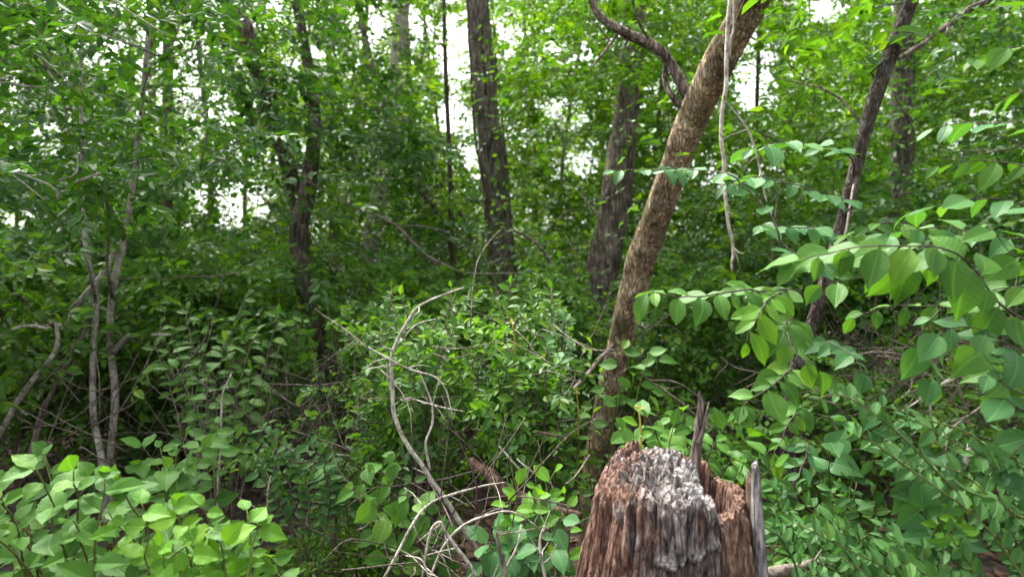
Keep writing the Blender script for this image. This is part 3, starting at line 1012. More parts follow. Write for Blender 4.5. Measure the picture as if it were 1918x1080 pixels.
leafy_branch(R, [(1800, 490, 1.6), (1700, 510, 1.75), (1620, 520, 1.8), (1540, 535, 1.8)], 3, 'ovate', 'near', .105, .05, .25, hang=.5, facing=.9)
leafy_branch(R, [(2060, 640, 1.7), (1930, 610, 1.7), (1800, 580, 1.75), (1700, 572, 1.8), (1600, 592, 1.8)], 4, 'elliptic', 'near', .09, .042, .45, hang=.45, facing=.9)
leafy_branch(R, [(1760, 580, 1.76), (1730, 620, 1.75), (1735, 670, 1.75), (1750, 720, 1.75)], 3, 'ovate', 'nearblue', .10, .045, .15, hang=.4, facing=1.0)
leafy_branch(R, [(2070, 700, 1.7), (1950, 690, 1.6), (1880, 640, 1.55), (1810, 610, 1.55), (1760, 622, 1.55)], 4, 'ovate', 'nearblue', .105, .045, .3, hang=.55, facing=.9)
leafy_branch(R, [(2060, 720, 1.65), (1960, 740, 1.5), (1890, 720, 1.5), (1840, 660, 1.5)], 4, 'heart', 'near', .11, .055, .3, hang=.6, facing=1.0)
leafy_branch(R, [(2060, 840, 1.6), (1980, 800, 1.5), (1900, 760, 1.5), (1850, 700, 1.5)], 4, 'ovate', 'nearblue', .105, .05, .3, hang=.5, facing=1.0)
leafy_branch(R, [(2070, 430, 1.7), (1980, 400, 1.6), (1900, 380, 1.6), (1800, 375, 1.65), (1700, 400, 1.75)], 4, 'elliptic', 'nearblue', .10, .04, .3, hang=.3, facing=.25)
leafy_branch(R, [(2070, 300, 1.7), (1990, 250, 1.6), (1900, 232, 1.6), (1820, 230, 1.65), (1750, 240, 1.7)], 4, 'elliptic', 'nearblue', .11, .05, .3, hang=.25, facing=.2)
leafy_branch(R, [(2070, 260, 1.6), (2000, 200, 1.45), (1930, 170, 1.4), (1880, 190, 1.4)], 4, 'ovate', 'near', .12, .05, .3, hang=.7, facing=.2)
leafy_branch(R, [(2070, 500, 1.7), (1990, 490, 1.65), (1900, 480, 1.7), (1850, 420, 1.75)], 4, 'ovate', 'near', .10, .05, .3, hang=.5, facing=.5)

for pp, kd, mt in [
        ([(2060, 380, 1.8), (1960, 440, 1.8), (1860, 445, 1.85), (1760, 425, 1.9), (1660, 440, 1.95)], 'ovate', 'nearblue'),
        ([(2060, 560, 1.9), (1960, 540, 1.9), (1880, 540, 1.95), (1800, 560, 2.0)], 'ovate', 'near'),
        ([(2070, 620, 1.75), (1980, 660, 1.7), (1910, 690, 1.7), (1860, 740, 1.7)], 'ovate', 'near'),
        ([(2070, 330, 1.9), (1960, 320, 1.9), (1860, 300, 2.0), (1760, 310, 2.1)], 'elliptic', 'near'),
        ([(2070, 760, 1.7), (1980, 790, 1.65), (1920, 830, 1.65), (1880, 880, 1.65)], 'ovate', 'nearblue'),
        ([(2070, 120, 1.9), (1980, 100, 1.8), (1900, 90, 1.8), (1830, 110, 1.85)], 'ovate', 'near')]:
    leafy_branch(R, pp, 4, kd, mt, .10, .04, .25, hang=.4, facing=.6, jit=.25)

# -- bush of broad leaves in the lower left corner
edge = lambda x, y: y > 850 + max(0, (x - 180)) * .32 - (35 if 300 < x < 370 else 0)
bush("hydrangea_bush", "bush of broad soft green leaves filling the lower left corner", (180, 900, 2.05),
     spots(46, -120, 470, 850, 1120, 1.55, 2.3, edge), 'broad', 'near', .098, .052, t0=.55, bark='green', r=.005, hang=.22, facing=.65, jit=.22)
bush("hydrangea_bush", "young bush with a spire of leaves behind the lower left corner bush", (330, 900, 2.5),
     [(345, 815, 2.4), (300, 840, 2.4), (380, 840, 2.45), (270, 835, 2.5), (400, 812, 2.6), (350, 870, 2.35), (320, 880, 2.3), (260, 870, 2.5), (410, 790, 2.8)], 'broad', 'near', .10, .05, t0=.5, bark='green', r=.005, hang=.25, facing=.6)
bush("bramble_sprout", "lime-yellow young leaves in front of the lower left bush", (340, 900, 1.75),
     [(200, 958, 1.6), (260, 950, 1.6), (320, 925, 1.62), (345, 985, 1.6), (390, 942, 1.65), (470, 962, 1.68), (300, 1025, 1.55), (360, 1035, 1.55), (430, 1015, 1.6), (480, 985, 1.68)], 'broad', 'lime', .075, .042, t0=.74, bark='green', r=.004, hang=.3, facing=1.0, jit=.45, cat="plant")
bush("bramble_sprout", "small leafy sprout right of the lower left corner bush", (500, 900, 2.0),
     [(470, 1010, 1.9), (505, 1040, 1.85), (440, 1050, 1.85), (520, 1075, 1.8), (470, 1080, 1.75)], 'ovate', 'near', .09, .05, t0=.5, bark='green', r=.004, hang=.3, facing=.9, cat="plant")
bush("dogwood_sapling", "upright sapling with flat blue-green leaf tiers left of the dark hollow", (410, 900, 3.6),
     [(420, 640, 3.6), (360, 640, 3.5), (480, 620, 3.6), (330, 690, 3.5), (470, 690, 3.5), (400, 590, 3.7), (300, 610, 3.6), (520, 590, 3.8), (350, 580, 3.8), (440, 720, 3.4), (390, 700, 3.4), (290, 650, 3.7), (460, 560, 3.9)], 'elliptic', 'near', .10, .05, t0=.5, bark='stick', r=.006, hang=.2, facing=.55, cat="sapling")
bush("maple_seedling", "seedling with dark drooping leaves hanging left of the crossing dead sticks", (800, 900, 2.6),
     [(690, 870, 2.35), (720, 890, 2.3), (760, 925, 2.3), (700, 935, 2.25), (790, 940, 2.3), (665, 910, 2.4), (740, 850, 2.4)], 'ovate', 'near', .10, .055, t0=.55, bark='twig', r=.004, hang=.65, facing=1.0, cat="plant")
bush("maple_seedling", "seedling with dull green leaves under the lime leaves by the stump", (960, 900, 2.3),
     [(930, 975, 2.1), (970, 985, 2.1), (1010, 1000, 2.1), (950, 1030, 2.0), (1000, 1050, 2.0), (1040, 1030, 2.05), (910, 1020, 2.1), (1050, 970, 2.15), (960, 1075, 1.95), (1015, 960, 2.2)], 'ovate', 'nearblue', .10, .055, t0=.55, bark='twig', r=.004, hang=.4, facing=1.0, cat="plant")
bush("privet_sprout", "sprout of bright lime leaves left of the rotten stump", (1000, 900, 2.3),
     [(965, 905, 2.15), (1000, 890, 2.15), (1035, 885, 2.2), (950, 935, 2.15), (1060, 920, 2.2), (1010, 925, 2.1)], 'elliptic', 'lime', .08, .05, t0=.68, bark='green', r=.004, hang=.2, facing=.9, cat="plant")

# -- the privet thicket in the middle: fine opposite leaves on many shoots
def thick(x0, x1, y0, y1, d0, d1, n, size):
    def fn(fol):
        for x, y, d in spots(n, x0, x1, y0, y1, d0, d1):
            clump(fol, P(x, y, d), .13, 4, 9, size, .16, facing=.8, jit=.45, gaps=False, flat=.8)
    return fn


bush("privet_bush", "thicket of small bright leaves around the tall arching dead stem", (800, 900, 3.1),
     spots(34, 640, 900, 600, 880, 2.6, 3.4) + spots(12, 700, 900, 520, 620, 2.9, 3.5), 'oval', 'privet', .058, .04, t0=.62, bark='stick', r=.006, arch=.3, opp=True, hang=.1, facing=.8, stuff_mat='mid', extra=thick(640, 900, 590, 880, 2.7, 3.6, 60, .055))
bush("privet_bush", "thicket of small bright leaves between the arching stem and the stump", (1010, 900, 3.1),
     spots(34, 870, 1072, 590, 880, 2.6, 3.3) + spots(10, 900, 1090, 530, 620, 2.9, 3.5), 'oval', 'privet', .062, .042, t0=.6, bark='stick', r=.006, arch=.3, opp=True, hang=.1, facing=.8, stuff_mat='mid', extra=thick(880, 1070, 580, 880, 2.7, 3.6, 50, .055))
bush("privet_bush", "low spreading small-leaved bush left of the arching dead stem", (620, 900, 3.0),
     spots(14, 430, 700, 800, 890, 2.6, 3.2), 'oval', 'privet', .06, .042, t0=.6, bark='stick', r=.005, arch=.2, opp=True, hang=.1, facing=.8, stuff_mat='mid', extra=thick(430, 700, 790, 870, 2.8, 3.4, 6, .05))
# creeper on the leaning trunk
bush("creeper", "creeper with broad bright leaves climbing the foot of the leaning tree", (1120, 900, 3.6),
     [(1165, 655, 3.5), (1215, 660, 3.4), (1125, 700, 3.45), (1190, 700, 3.4), (1120, 740, 3.4), (1160, 740, 3.4), (1230, 675, 3.5)], 'ovate', 'near', .13, .085, t0=.86, bark='green', r=.005, hang=.45, facing=1.0, cat="plant")
bush("beech_seedling", "leafy seedling standing behind the top of the rotten stump", (1290, 900, 2.6),
     [(1170, 800, 2.4), (1210, 785, 2.4), (1260, 800, 2.35), (1300, 790, 2.4), (1360, 790, 2.35), (1400, 815, 2.3), (1440, 840, 2.3), (1340, 830, 2.3), (1240, 830, 2.3), (1180, 840, 2.3), (1395, 860, 2.25), (1280, 770, 2.5), (1450, 870, 2.2), (1230, 765, 2.6), (1480, 830, 2.4)], 'elliptic', 'near', .10, .05, t0=.66, bark='twig', r=.005, hang=.2, facing=.7, cat="plant")

# -- privet arching along the lower right
def arch_targets(n, seed):
    out = []
    for i in range(n):
        k = rng.uniform(0, 1)
        x, y = 1460 + 420 * k + rng.normal(0, 30), 755 + 130 * k + rng.normal(0, 55)
        sl = rng.uniform(.45, .95)
        d = rng.uniform(1.65, 2.3)
        q = rng.normal(0, 22, 4)
        out.append((x, y, d, [(x + 420, y + 420 * sl + 90, d - .1), (x + 260 + q[0], y + 230 * sl - 20 + q[1], d - .05), (x + 110 + q[2], y + 80 * sl - 22 + q[3], d + rng.normal(0, .06))]))
    return out


bush("privet_bush", "bush of small oval leaves in rows arching down the lower right", (2020, 900, 1.95),
     arch_targets(12, 1), 'oval', 'privet', .056, .042, t0=.45, bark='green', r=.004, opp=True, hang=.15, facing=1.0, jit=.5)
bush("privet_bush", "bush of small oval leaves low at the lower right corner", (1900, 900, 2.0),
     [(x, y, d) for x, y, d in spots(30, 1480, 1930, 930, 1100, 1.5, 2.1, lambda x, y: y > 900 + (x - 1480) * .22)], 'oval', 'privet', .055, .045, t0=.62, bark='green', r=.004, opp=True, hang=.15, facing=1.0, jit=.5)
bush("privet_bush", "shaded small-leaved bush right beside the rotten stump", (1560, 900, 2.2),
     spots(30, 1440, 1650, 860, 1040, 1.9, 2.4), 'oval', 'privet', .055, .045, t0=.62, bark='green', r=.004, opp=True, hang=.15, facing=.9, jit=.5)
bush("privet_bush", "upper rows of oval leaves at the right edge below the elm leaves", (2050, 900, 1.8),
     [(1850, 880, 1.8, [(2000, 1000, 1.8), (1920, 930, 1.8)]), (1830, 850, 1.85, [(2000, 990, 1.8), (1910, 890, 1.8)]), (1870, 800, 1.8, [(2000, 960, 1.8), (1930, 850, 1.8)]), (1860, 940, 1.7, [(2000, 1040, 1.7), (1920, 985, 1.7)]), (1790, 900, 1.75, [(1990, 1050, 1.7), (1890, 960, 1.72)])], 'oval', 'privet', .06, .04, t0=.45, bark='green', r=.005, opp=True, hang=.1, facing=.9)
bush("catalpa_seedling", "seedling of large dull heart-shaped leaves among the small oval leaves", (1760, 900, 2.2),
     [(1700, 780, 2.1), (1640, 760, 2.15), (1740, 870, 2.0), (1690, 880, 2.0), (1770, 960, 1.9), (1720, 950, 1.95), (1760, 900, 2.0), (1680, 810, 2.1), (1800, 990, 1.85), (1550, 830, 2.1), (1730, 1020, 1.9)], 'heart', 'nearblue', .115, .07, t0=.85, bark='green', r=.004, hang=.5, facing=1.0, cat="plant")
bush("bramble_sprout", "yellow-green sprig among the dull leaves of the lower right", (1800, 900, 2.0),
     [(1770, 905, 1.85), (1790, 930, 1.82), (1800, 960, 1.8)], 'elliptic', 'lime', .07, .04, t0=.85, bark='green', r=.003, hang=.5, facing=1.0, cat="plant")

# -- upright golden shoots
for (x, y0, y1, d, lab) in [(961, 606, 880, 2.75, "tallest golden-tipped upright shoot in the middle of the thicket"), (1196, 768, 960, 2.2, "golden-tipped shoot rising behind the left side of the stump"), (1080, 735, 930, 2.9, "short yellowish upright shoot left of the leaning tree's foot")]:
    b = P(x, y1, d)
    R = thing("golden_shoot", lab, "shoot", (b[0], b[1], 0))
    tb = Tubes()
    tip = P(x, y0, d)
    knee = P(x + 3, y0 + 85, d)
    tb.add(np.array([(b[0] + .05, b[1], -.02), b + np.array([.015, 0, 0]), knee]), [.005, .0045, .004], 6, n=20, wob=.008)
    part("stem", tb.mesh("stem", BARK['green']), R)
    tb = Tubes()
    tb.add(np.array([knee, (knee + tip) / 2 + np.array([.004, 0, 0]), tip]), [.0042, .004, .003], 6, n=10, wob=.004)
    part("young_stem", tb.mesh("young_stem", LEAF['gold']), R)
    q = np.repeat(tip[None], 5, 0) + rng.normal(0, .006, (5, 3))
    ax = np.array([[1, 0, .3], [-1, -.2, .35], [.3, -.8, .5], [-.4, .6, .7], [.1, 0, 1]])
    b2 = bpy.data.objects.new("tip", None)
    b2.parent = R
    b2.location = -R.location
    COL.objects.link(b2)
    leaf_objects(b2, q, ax, np.repeat(np.array([[0, -.7, 1.0]]), 5, 0) + rng.normal(0, .2, (5, 3)), rng.uniform(.012, .027, 5), near_set('elliptic', 'gold'))
    n2 = 8
    t = np.linspace(.15, .8, n2)
    pos = tip + (b - tip) * t[:, None]
    leaf_objects(b2, pos, np.stack([np.where(np.arange(n2) % 2, 1, -1), rng.normal(-.3, .3, n2), rng.normal(.1, .2, n2)], 1), np.array([0, -.7, 1.0]) + rng.normal(0, .2, (n2, 3)), rng.uniform(.05, .075, n2), near_set('elliptic', 'lime'))

# ------------------------------------------------------------------ bare branches, vines, dead sticks
def stick(name, label, paths, bark, cat="branch", sides=7, rough=.14, wob=.010, stubs=True, thin=.64):
    tb = Tubes()
    for pp in paths:
        c, r = px_path(pp)
        r = r * thin
        cc, rr = tb.add(c, r, sides, n=len(pp) * 9, rough=rough, rscale=22, wob=wob)
        if stubs and len(pp) >= 4:
            for _ in range(int(rng.integers(2, 6))):
                i = int(rng.integers(len(cc) // 5, len(cc) - 3))
                tn = unit(cc[i + 1] - cc[i])
                dr = unit(tn * .6 + rng.normal(0, .7, 3))
                L = rng.uniform(.03, .16) * (1 + 8 * rr[i])
                tb.add(np.array([cc[i], cc[i] + dr * L * .5 + rng.normal(0, .006, 3), cc[i] + dr * L]), [rr[i] * .55, rr[i] * .4, rr[i] * .15], 5, n=6, wob=.004)
    o = part(name, tb.mesh(name, BARK[bark]), None)
    tag(o, label, cat)
    return o


stick("hanging_vine", "pale woody vine hanging straight down in front of the leaning tree", [[(1375, -260, 3.0, 14), (1368, 0, 3.0, 12), (1360, 120, 3.0, 12), (1352, 260, 3.0, 12), (1360, 360, 3.0, 11), (1370, 440, 3.0, 10), (1374, 508, 3.0, 7)],
      [(1385, -260, 3.02, 8), (1374, 0, 3.02, 7), (1366, 110, 3.0, 7)]], 'bleach', "vine")
stick("hanging_vine", "thin grey vine dangling right of the thicker hanging vine", [[(1360, 190, 3.1, 4), (1395, 235, 3.1, 6), (1418, 280, 3.1, 7), (1428, 330, 3.1, 6), (1440, 380, 3.1, 4)]], 'bleach', "vine")
stick("climbing_vine", "dark vine climbing the left side of the central grey trunk", [[(905, 700, 7.8, 11), (902, 500, 7.8, 11), (910, 380, 7.8, 9), (890, 250, 7.8, 8), (880, 100, 7.8, 8), (874, -120, 7.8, 8)]], 'twig', "vine")
stick("climbing_vine", "thin dark vine climbing the right side of the central grey trunk", [[(975, 720, 7.7, 6), (958, 420, 7.75, 6), (940, 220, 7.8, 6), (925, 60, 7.8, 6), (916, -120, 7.8, 6)]], 'twig', "vine")
stick("fallen_limb", "dark limb slanting across the upper right corner", [[(2000, -90, 5.0, 26), (1840, 5, 5.0, 20), (1770, 50, 5.0, 17), (1700, 100, 5.0, 12), (1650, 120, 5.0, 6)]], 'dark')
stick("dead_branch", "long bare branch curving down to the right before the central grey trunk", [[(560, 330, 5.6, 4), (660, 385, 5.5, 6), (740, 420, 5.4, 8), (775, 455, 5.4, 9), (810, 485, 5.4, 8), (870, 510, 5.4, 6), (960, 512, 5.4, 4), (1050, 500, 5.4, 2)], [(740, 420, 5.4, 5), (800, 425, 5.5, 4), (850, 440, 5.6, 2)]], 'stick')
stick("dead_branch", "dark arching branch left of the pale distant trunk", [[(860, 520, 6.6, 12), (830, 420, 6.6, 12), (790, 365, 6.6, 9), (740, 335, 6.6, 8), (690, 322, 6.6, 6), (610, 310, 6.6, 3)]], 'twig')
stick("dead_branch", "dark crooked stem leaning towards the central grey trunk's foot", [[(900, 540, 7.0, 12), (880, 440, 7.0, 10), (850, 380, 7.0, 8), (842, 350, 7.0, 5)]], 'twig')
stick("dead_branch", "grey stub of branch pointing left from behind the central grey trunk", [[(1080, 600, 6.4, 12), (1050, 530, 6.4, 14), (1025, 480, 6.4, 12), (990, 445, 6.4, 9), (955, 428, 6.4, 5)]], 'stick')
stick("pale_stem", "pale stem leaning at the left edge up to a bare elbow", [[(-20, 850, 3.7, 15), (20, 775, 3.7, 16), (60, 715, 3.7, 16), (98, 665, 3.7, 14), (108, 620, 3.7, 12), (102, 600, 3.7, 9)]], 'pale')
stick("pale_stem", "short brown stem leaning behind the pale elbowed stem", [[(58, 850, 4.0, 20), (78, 780, 4.0, 18), (98, 730, 4.0, 14), (140, 655, 4.0, 11), (165, 610, 4.0, 8)]], 'stick')
stick("dead_branch", "whitish arched branch at the left edge", [[(-30, 650, 3.6, 7), (10, 625, 3.6, 9), (50, 610, 3.6, 10), (92, 613, 3.6, 9)]], 'bleach')
stick("dead_branch", "dark branch coming down from the left edge to the pale elbow", [[(-40, 490, 3.7, 10), (20, 540, 3.7, 10), (70, 585, 3.7, 9), (108, 620, 3.7, 8)]], 'twig')
stick("dead_branch", "thin springy twig arching right from the slim pale pair", [[(170, 545, 4.5, 6), (200, 530, 4.4, 5), (260, 520, 4.3, 5), (350, 520, 4.2, 4), (440, 512, 4.1, 3), (480, 495, 4.1, 2)]], 'stick')
stick("dead_branch", "thin stick crossing low at the left edge", [[(-20, 750, 3.4, 5), (20, 762, 3.4, 5), (50, 778, 3.4, 3)]], 'bleach')
stick("arching_stem", "tall pale dead stem arching up from the crossing sticks through the thicket", [[(935, 1100, 2.5, 17), (880, 1010, 2.5, 17), (830, 932, 2.5, 15), (800, 880, 2.5, 14), (760, 825, 2.5, 13), (738, 760, 2.5, 12), (730, 700, 2.5, 11), (742, 645, 2.5, 10), (772, 590, 2.5, 8), (810, 563, 2.5, 7), (870, 540, 2.5, 3)],
      [(806, 880, 2.5, 8), (801, 830, 2.5, 7), (813, 790, 2.5, 7), (806, 750, 2.5, 6), (790, 710, 2.5, 4), (780, 690, 2.5, 2)], [(752, 640, 2.5, 4), (780, 610, 2.45, 4), (815, 600, 2.4, 2)]], 'bleach', "stem")
stick("dead_branch", "bare pale twig crossing the arching stem and drooping right", [[(690, 650, 2.4, 4), (715, 665, 2.4, 6), (760, 688, 2.4, 6), (810, 705, 2.4, 5), (835, 735, 2.4, 5), (850, 775, 2.4, 3)], [(690, 690, 2.4, 3), (740, 680, 2.4, 4)]], 'bleach')
stick("dead_branch", "short pale twig below the crossing twig of the thicket", [[(750, 748, 2.4, 3), (780, 750, 2.4, 5), (830, 765, 2.4, 4), (870, 772, 2.4, 2)]], 'bleach')
stick("dead_branch", "forked grey twig hanging in the thicket left of the golden shoot", [[(975, 590, 3.0, 4), (950, 630, 3.0, 6), (920, 672, 3.0, 7), (898, 690, 3.0, 7), (896, 715, 3.0, 5), (905, 755, 3.0, 3)], [(920, 672, 3.0, 4), (935, 695, 3.0, 3), (945, 710, 3.0, 2)]], 'twig')
stick("dead_branch", "brown branch slanting from the leaning trunk down into the thicket", [[(1164, 625, 4.2, 11), (1125, 672, 4.05, 12), (1090, 712, 3.8, 11), (1060, 738, 3.6, 9), (1030, 757, 3.4, 7), (985, 778, 3.2, 3)]], 'stick')
stick("dead_branch", "grey stick rising right across the crossing point of the sticks", [[(710, 1100, 2.1, 8), (740, 1040, 2.1, 8), (780, 970, 2.15, 8), (815, 940, 2.2, 8), (850, 925, 2.25, 8), (900, 912, 2.3, 6), (945, 905, 2.35, 3)]], 'bleach')
stick("dead_branch", "curved grey cane bowing low over the crossing sticks", [[(800, 1095, 2.0, 6), (830, 1025, 2.0, 7), (870, 980, 2.0, 7), (920, 962, 2.0, 6), (965, 962, 2.05, 5), (1010, 990, 2.1, 4), (1050, 1030, 2.15, 3)]], 'bleach')
stick("dead_branch", "broken whitish cane with a sharp elbow low in the middle", [[(790, 1090, 1.95, 6), (798, 1030, 1.95, 7), (806, 990, 1.95, 8), (822, 976, 1.95, 9), (832, 995, 1.95, 9), (850, 1020, 1.95, 10), (880, 1060, 1.95, 9), (900, 1100, 1.95, 9)]], 'bleach')
stick("dead_branch", "thin twisted twig low in the middle", [[(760, 1040, 1.9, 4), (790, 1050, 1.9, 5), (805, 1075, 1.9, 5), (812, 1100, 1.9, 4)], [(775, 985, 2.2, 4), (790, 1020, 2.2, 4), (830, 1040, 2.2, 4), (850, 1090, 2.2, 3)]], 'bleach')
stick("rotten_log", "reddish rotten log slanting in the thicket left of the stump", [[(880, 862, 2.7, 18), (920, 895, 2.65, 24), (950, 925, 2.6, 28), (1010, 945, 2.5, 20), (1090, 968, 2.4, 13)]], 'red', "log", 10, .2, .01, True, 1.0)
stick("dead_branch", "forked grey stake standing left of the stump's foot", [[(950, 1100, 1.7, 16), (936, 1050, 1.7, 15), (928, 1010, 1.7, 10), (930, 998, 1.7, 5)]], 'stick', "branch", 8, .15)
stick("dead_branch", "pale bent cane right of the forked grey stake", [[(1025, 1100, 1.9, 9), (1012, 1050, 1.9, 9), (1008, 1010, 1.9, 8), (1015, 985, 1.9, 5)]], 'bleach')
stick("dead_branch", "thin brown stick slanting between the lime leaves and the stump", [[(1060, 905, 2.2, 5), (1080, 890, 2.2, 6), (1105, 850, 2.25, 4)], [(1030, 900, 2.3, 4), (1045, 950, 2.25, 5), (1060, 990, 2.2, 4)]], 'stick')
stick("dead_branch", "short pale stick lying in the leaves left of the leaning tree's foot", [[(1003, 808, 2.6, 5), (1030, 815, 2.6, 8), (1060, 824, 2.6, 6)]], 'red')
stick("dead_branch", "pair of straight pale sticks in the thicket above the rotten log", [[(935, 835, 2.6, 4), (955, 860, 2.6, 6), (982, 890, 2.6, 5)], [(968, 858, 2.55, 4), (1000, 888, 2.55, 7)]], 'bleach')
stick("dead_branch", "bare forked branch left of the thicket above the dark hollow", [[(480, 700, 3.6, 2), (520, 735, 3.6, 4), (560, 760, 3.6, 5), (590, 735, 3.6, 5), (600, 700, 3.6, 3)], [(470, 795, 3.5, 2), (530, 765, 3.55, 4), (560, 808, 3.6, 5), (590, 740, 3.6, 5)], [(500, 718, 3.6, 3), (600, 720, 3.6, 5), (690, 700, 3.6, 4), (740, 660, 3.6, 2)]], 'stick')
stick("dead_branch", "thin horizontal twig over the dark hollow", [[(540, 842, 3.0, 3), (600, 848, 3.0, 5), (660, 855, 3.0, 5), (720, 880, 3.0, 3)]], 'bleach')
stick("thin_sapling", "thin bare upright stem in the dark hollow", [[(405, 1010, 3.2, 6), (412, 920, 3.2, 7), (415, 850, 3.2, 7), (414, 775, 3.2, 6), (430, 700, 3.2, 4)]], 'bleach', "sapling")
stick("thin_sapling", "thin bare stem bowed beside the lime leaves", [[(470, 1060, 2.2, 4), (492, 1000, 2.2, 5), (500, 940, 2.2, 5), (508, 890, 2.25, 4)]], 'stick', "sapling")
stick("dead_branch", "thin brown twig spreading from behind the stump to the lower right", [[(1425, 1022, 2.1, 4), (1470, 1026, 2.1, 6), (1520, 1040, 2.1, 5), (1560, 1055, 2.1, 3)]], 'stick')
stick("broken_log", "grey broken log end lying beside the foot of the stump", [[(1390, 1085, 1.75, 40), (1440, 1074, 1.78, 34), (1500, 1064, 1.8, 28), (1548, 1054, 1.82, 22), (1572, 1048, 1.83, 12)]], 'stick', "log", 12, .25)
stick("dead_branch", "long brown twig arching left of the bare brush thicket", [[(1380, 735, 3.4, 3), (1430, 705, 3.4, 4), (1380, 690, 3.4, 5), (1350, 670, 3.4, 3)], [(1430, 705, 3.4, 5), (1490, 730, 3.4, 4)]], 'stick')
stick("dead_branch", "thin branch arching from the dark trunk's foot behind the leaning tree", [[(1190, 640, 4.6, 4), (1240, 600, 4.6, 6), (1290, 570, 4.6, 4)], [(1215, 610, 4.6, 3), (1255, 610, 4.5, 5), (1290, 640, 4.5, 3)]], 'twig')
stick("dead_branch", "straight grey twig falling right behind the stump's spike", [[(1200, 700, 3.4, 4), (1250, 735, 3.4, 6), (1300, 775, 3.4, 5), (1340, 800, 3.4, 3)], [(1215, 712, 3.4, 3), (1270, 718, 3.4, 4), (1330, 760, 3.4, 2)]], 'stick')
stick("dead_branch", "short pale upright stub among the oval leaves at the right", [[(1795, 900, 2.1, 14), (1806, 860, 2.1, 15), (1812, 832, 2.1, 11)]], 'bleach')
stick("dead_branch", "dark stem slanting under the oval leaves at the lower right", [[(1800, 900, 1.9, 5), (1850, 945, 1.85, 7), (1920, 985, 1.8, 7), (1990, 1020, 1.8, 6)]], 'stick')
stick("broken_tree", "brown broken trunk standing in the shade of the brush thicket", [[(1826, 640, 4.6, 40), (1820, 720, 4.6, 46), (1815, 820, 4.6, 50), (1812, 960, 4.6, 56)]], 'red', "trunk", 12, .18)
stick("dead_branch", "pale forked dead branch in the middle of the brush thicket", [[(1690, 770, 3.6, 4), (1740, 735, 3.6, 7), (1790, 705, 3.6, 7), (1840, 680, 3.6, 3)], [(1740, 735, 3.6, 6), (1745, 790, 3.6, 6), (1755, 830, 3.6, 4)], [(1670, 760, 3.7, 3), (1700, 730, 3.65, 5), (1710, 690, 3.6, 4)]], 'bleach', "branch")
stick("dead_branch", "crooked branch rising at the right of the brush thicket", [[(1770, 850, 3.3, 5), (1785, 800, 3.3, 7), (1830, 765, 3.3, 6), (1870, 740, 3.3, 3)], [(1785, 690, 3.3, 3), (1800, 740, 3.3, 7), (1815, 770, 3.3, 5)]], 'stick')
stick("dead_branch", "long thin branch bowing over the brush thicket", [[(1570, 680, 3.0, 3), (1610, 665, 3.0, 5), (1670, 662, 3.0, 5), (1730, 680, 3.0, 4), (1790, 705, 3.0, 3)], [(1540, 742, 3.0, 3), (1600, 748, 3.0, 4)]], 'stick')
stick("dead_branch", "dark dead stem leaning at the right under the elm leaves", [[(1770, 640, 2.6, 4), (1800, 590, 2.6, 8), (1850, 570, 2.6, 10), (1920, 540, 2.6, 10), (2000, 520, 2.6, 8)]], 'twig')
stick("rotten_post", "brown rotten post in the brush thicket left of the broken trunk", [[(1660, 660, 4.9, 44), (1664, 740, 4.9, 52), (1660, 880, 4.9, 60)]], 'red', "trunk", 12, .2)

# tangles of twigs too fine to count
def tangle(name, label, n, x0, x1, y0, y1, d0, d1, bark, lmin=.25, lmax=.8, r=.0025, up=.5):
    tb = Tubes()
    for _ in range(n):
        p = P(rng.uniform(x0, x1), rng.uniform(y0, y1), rng.uniform(d0, d1))
        dr = unit(rng.normal(0, 1, 3) * np.array([1, .7, .6]) + np.array([0, 0, up]))
        L = rng.uniform(lmin, lmax)
        p[2] = max(p[2], .03)
        e = p + dr * L
        m = (p + e) / 2 + rng.normal(0, .1 * L, 3)
        if min(e[2], m[2]) < .01:
            continue
        rr = r * rng.uniform(.6, 1.7)
        tb.add(np.array([p, m, e]), [rr, rr * .8, rr * .3], 4, n=7, wob=.015)
    o = part(name, tb.mesh(name, BARK[bark]), None)
    o["kind"] = "stuff"
    o["label"] = label


tangle("brush_twigs", "bare brown brush thicket under the elm branches", 260, 1540, 1930, 640, 880, 3.4, 4.8, 'brush', .3, .9, .0028)
tangle("brush_twigs", "thin bare twigs standing in the dark hollow", 220, 340, 740, 720, 1000, 2.9, 4.4, 'brush', .25, .8, .002, 1.0)
tangle("brush_twigs", "thin dead twigs on the floor among the crossing sticks", 80, 640, 1080, 940, 1090, 1.9, 3.0, 'brush', .2, .6, .0022, .3)
tangle("brush_twigs", "fine bare twigs among the shrubs", 160, -100, 1950, 470, 760, 4.5, 6.5, 'brush', .4, 1.1, .0028, .4)
tangle("brush_twigs", "dead twigs at the foot of the pale stems at the left", 90, -60, 330, 700, 900, 3.2, 4.8, 'brush', .3, .8, .003, .8)

tangle("brush_twigs", "fine pale twigs in the thicket of the middle", 90, 640, 1080, 600, 900, 2.5, 3.3, 'stick', .2, .6, .002, .3)

# grass blade by the stump
tb = Tubes()
c, r = px_path([(1500, 1110, 1.7, 4), (1490, 1060, 1.7, 4), (1465, 1010, 1.7, 4), (1435, 988, 1.7, 3), (1428, 984, 1.7, 1)])
tb.add(c, r, 5, n=20)
o = part("grass_blade", tb.mesh("grass_blade", LEAF['cool']), None)
tag(o, "single green grass blade bending beside the stump", "grass")

# ------------------------------------------------------------------ the rotten stump
SX, SY, SR = 0.468, 1.76, 0.224
NT, NW, NR = 420, 170, 60
th = np.linspace(0, 2 * math.pi, NT, endpoint=False)


def sstep(a, b, x):
    t = np.clip((x - a) / (b - a), 0, 1)
    return t * t * (3 - 2 * t)


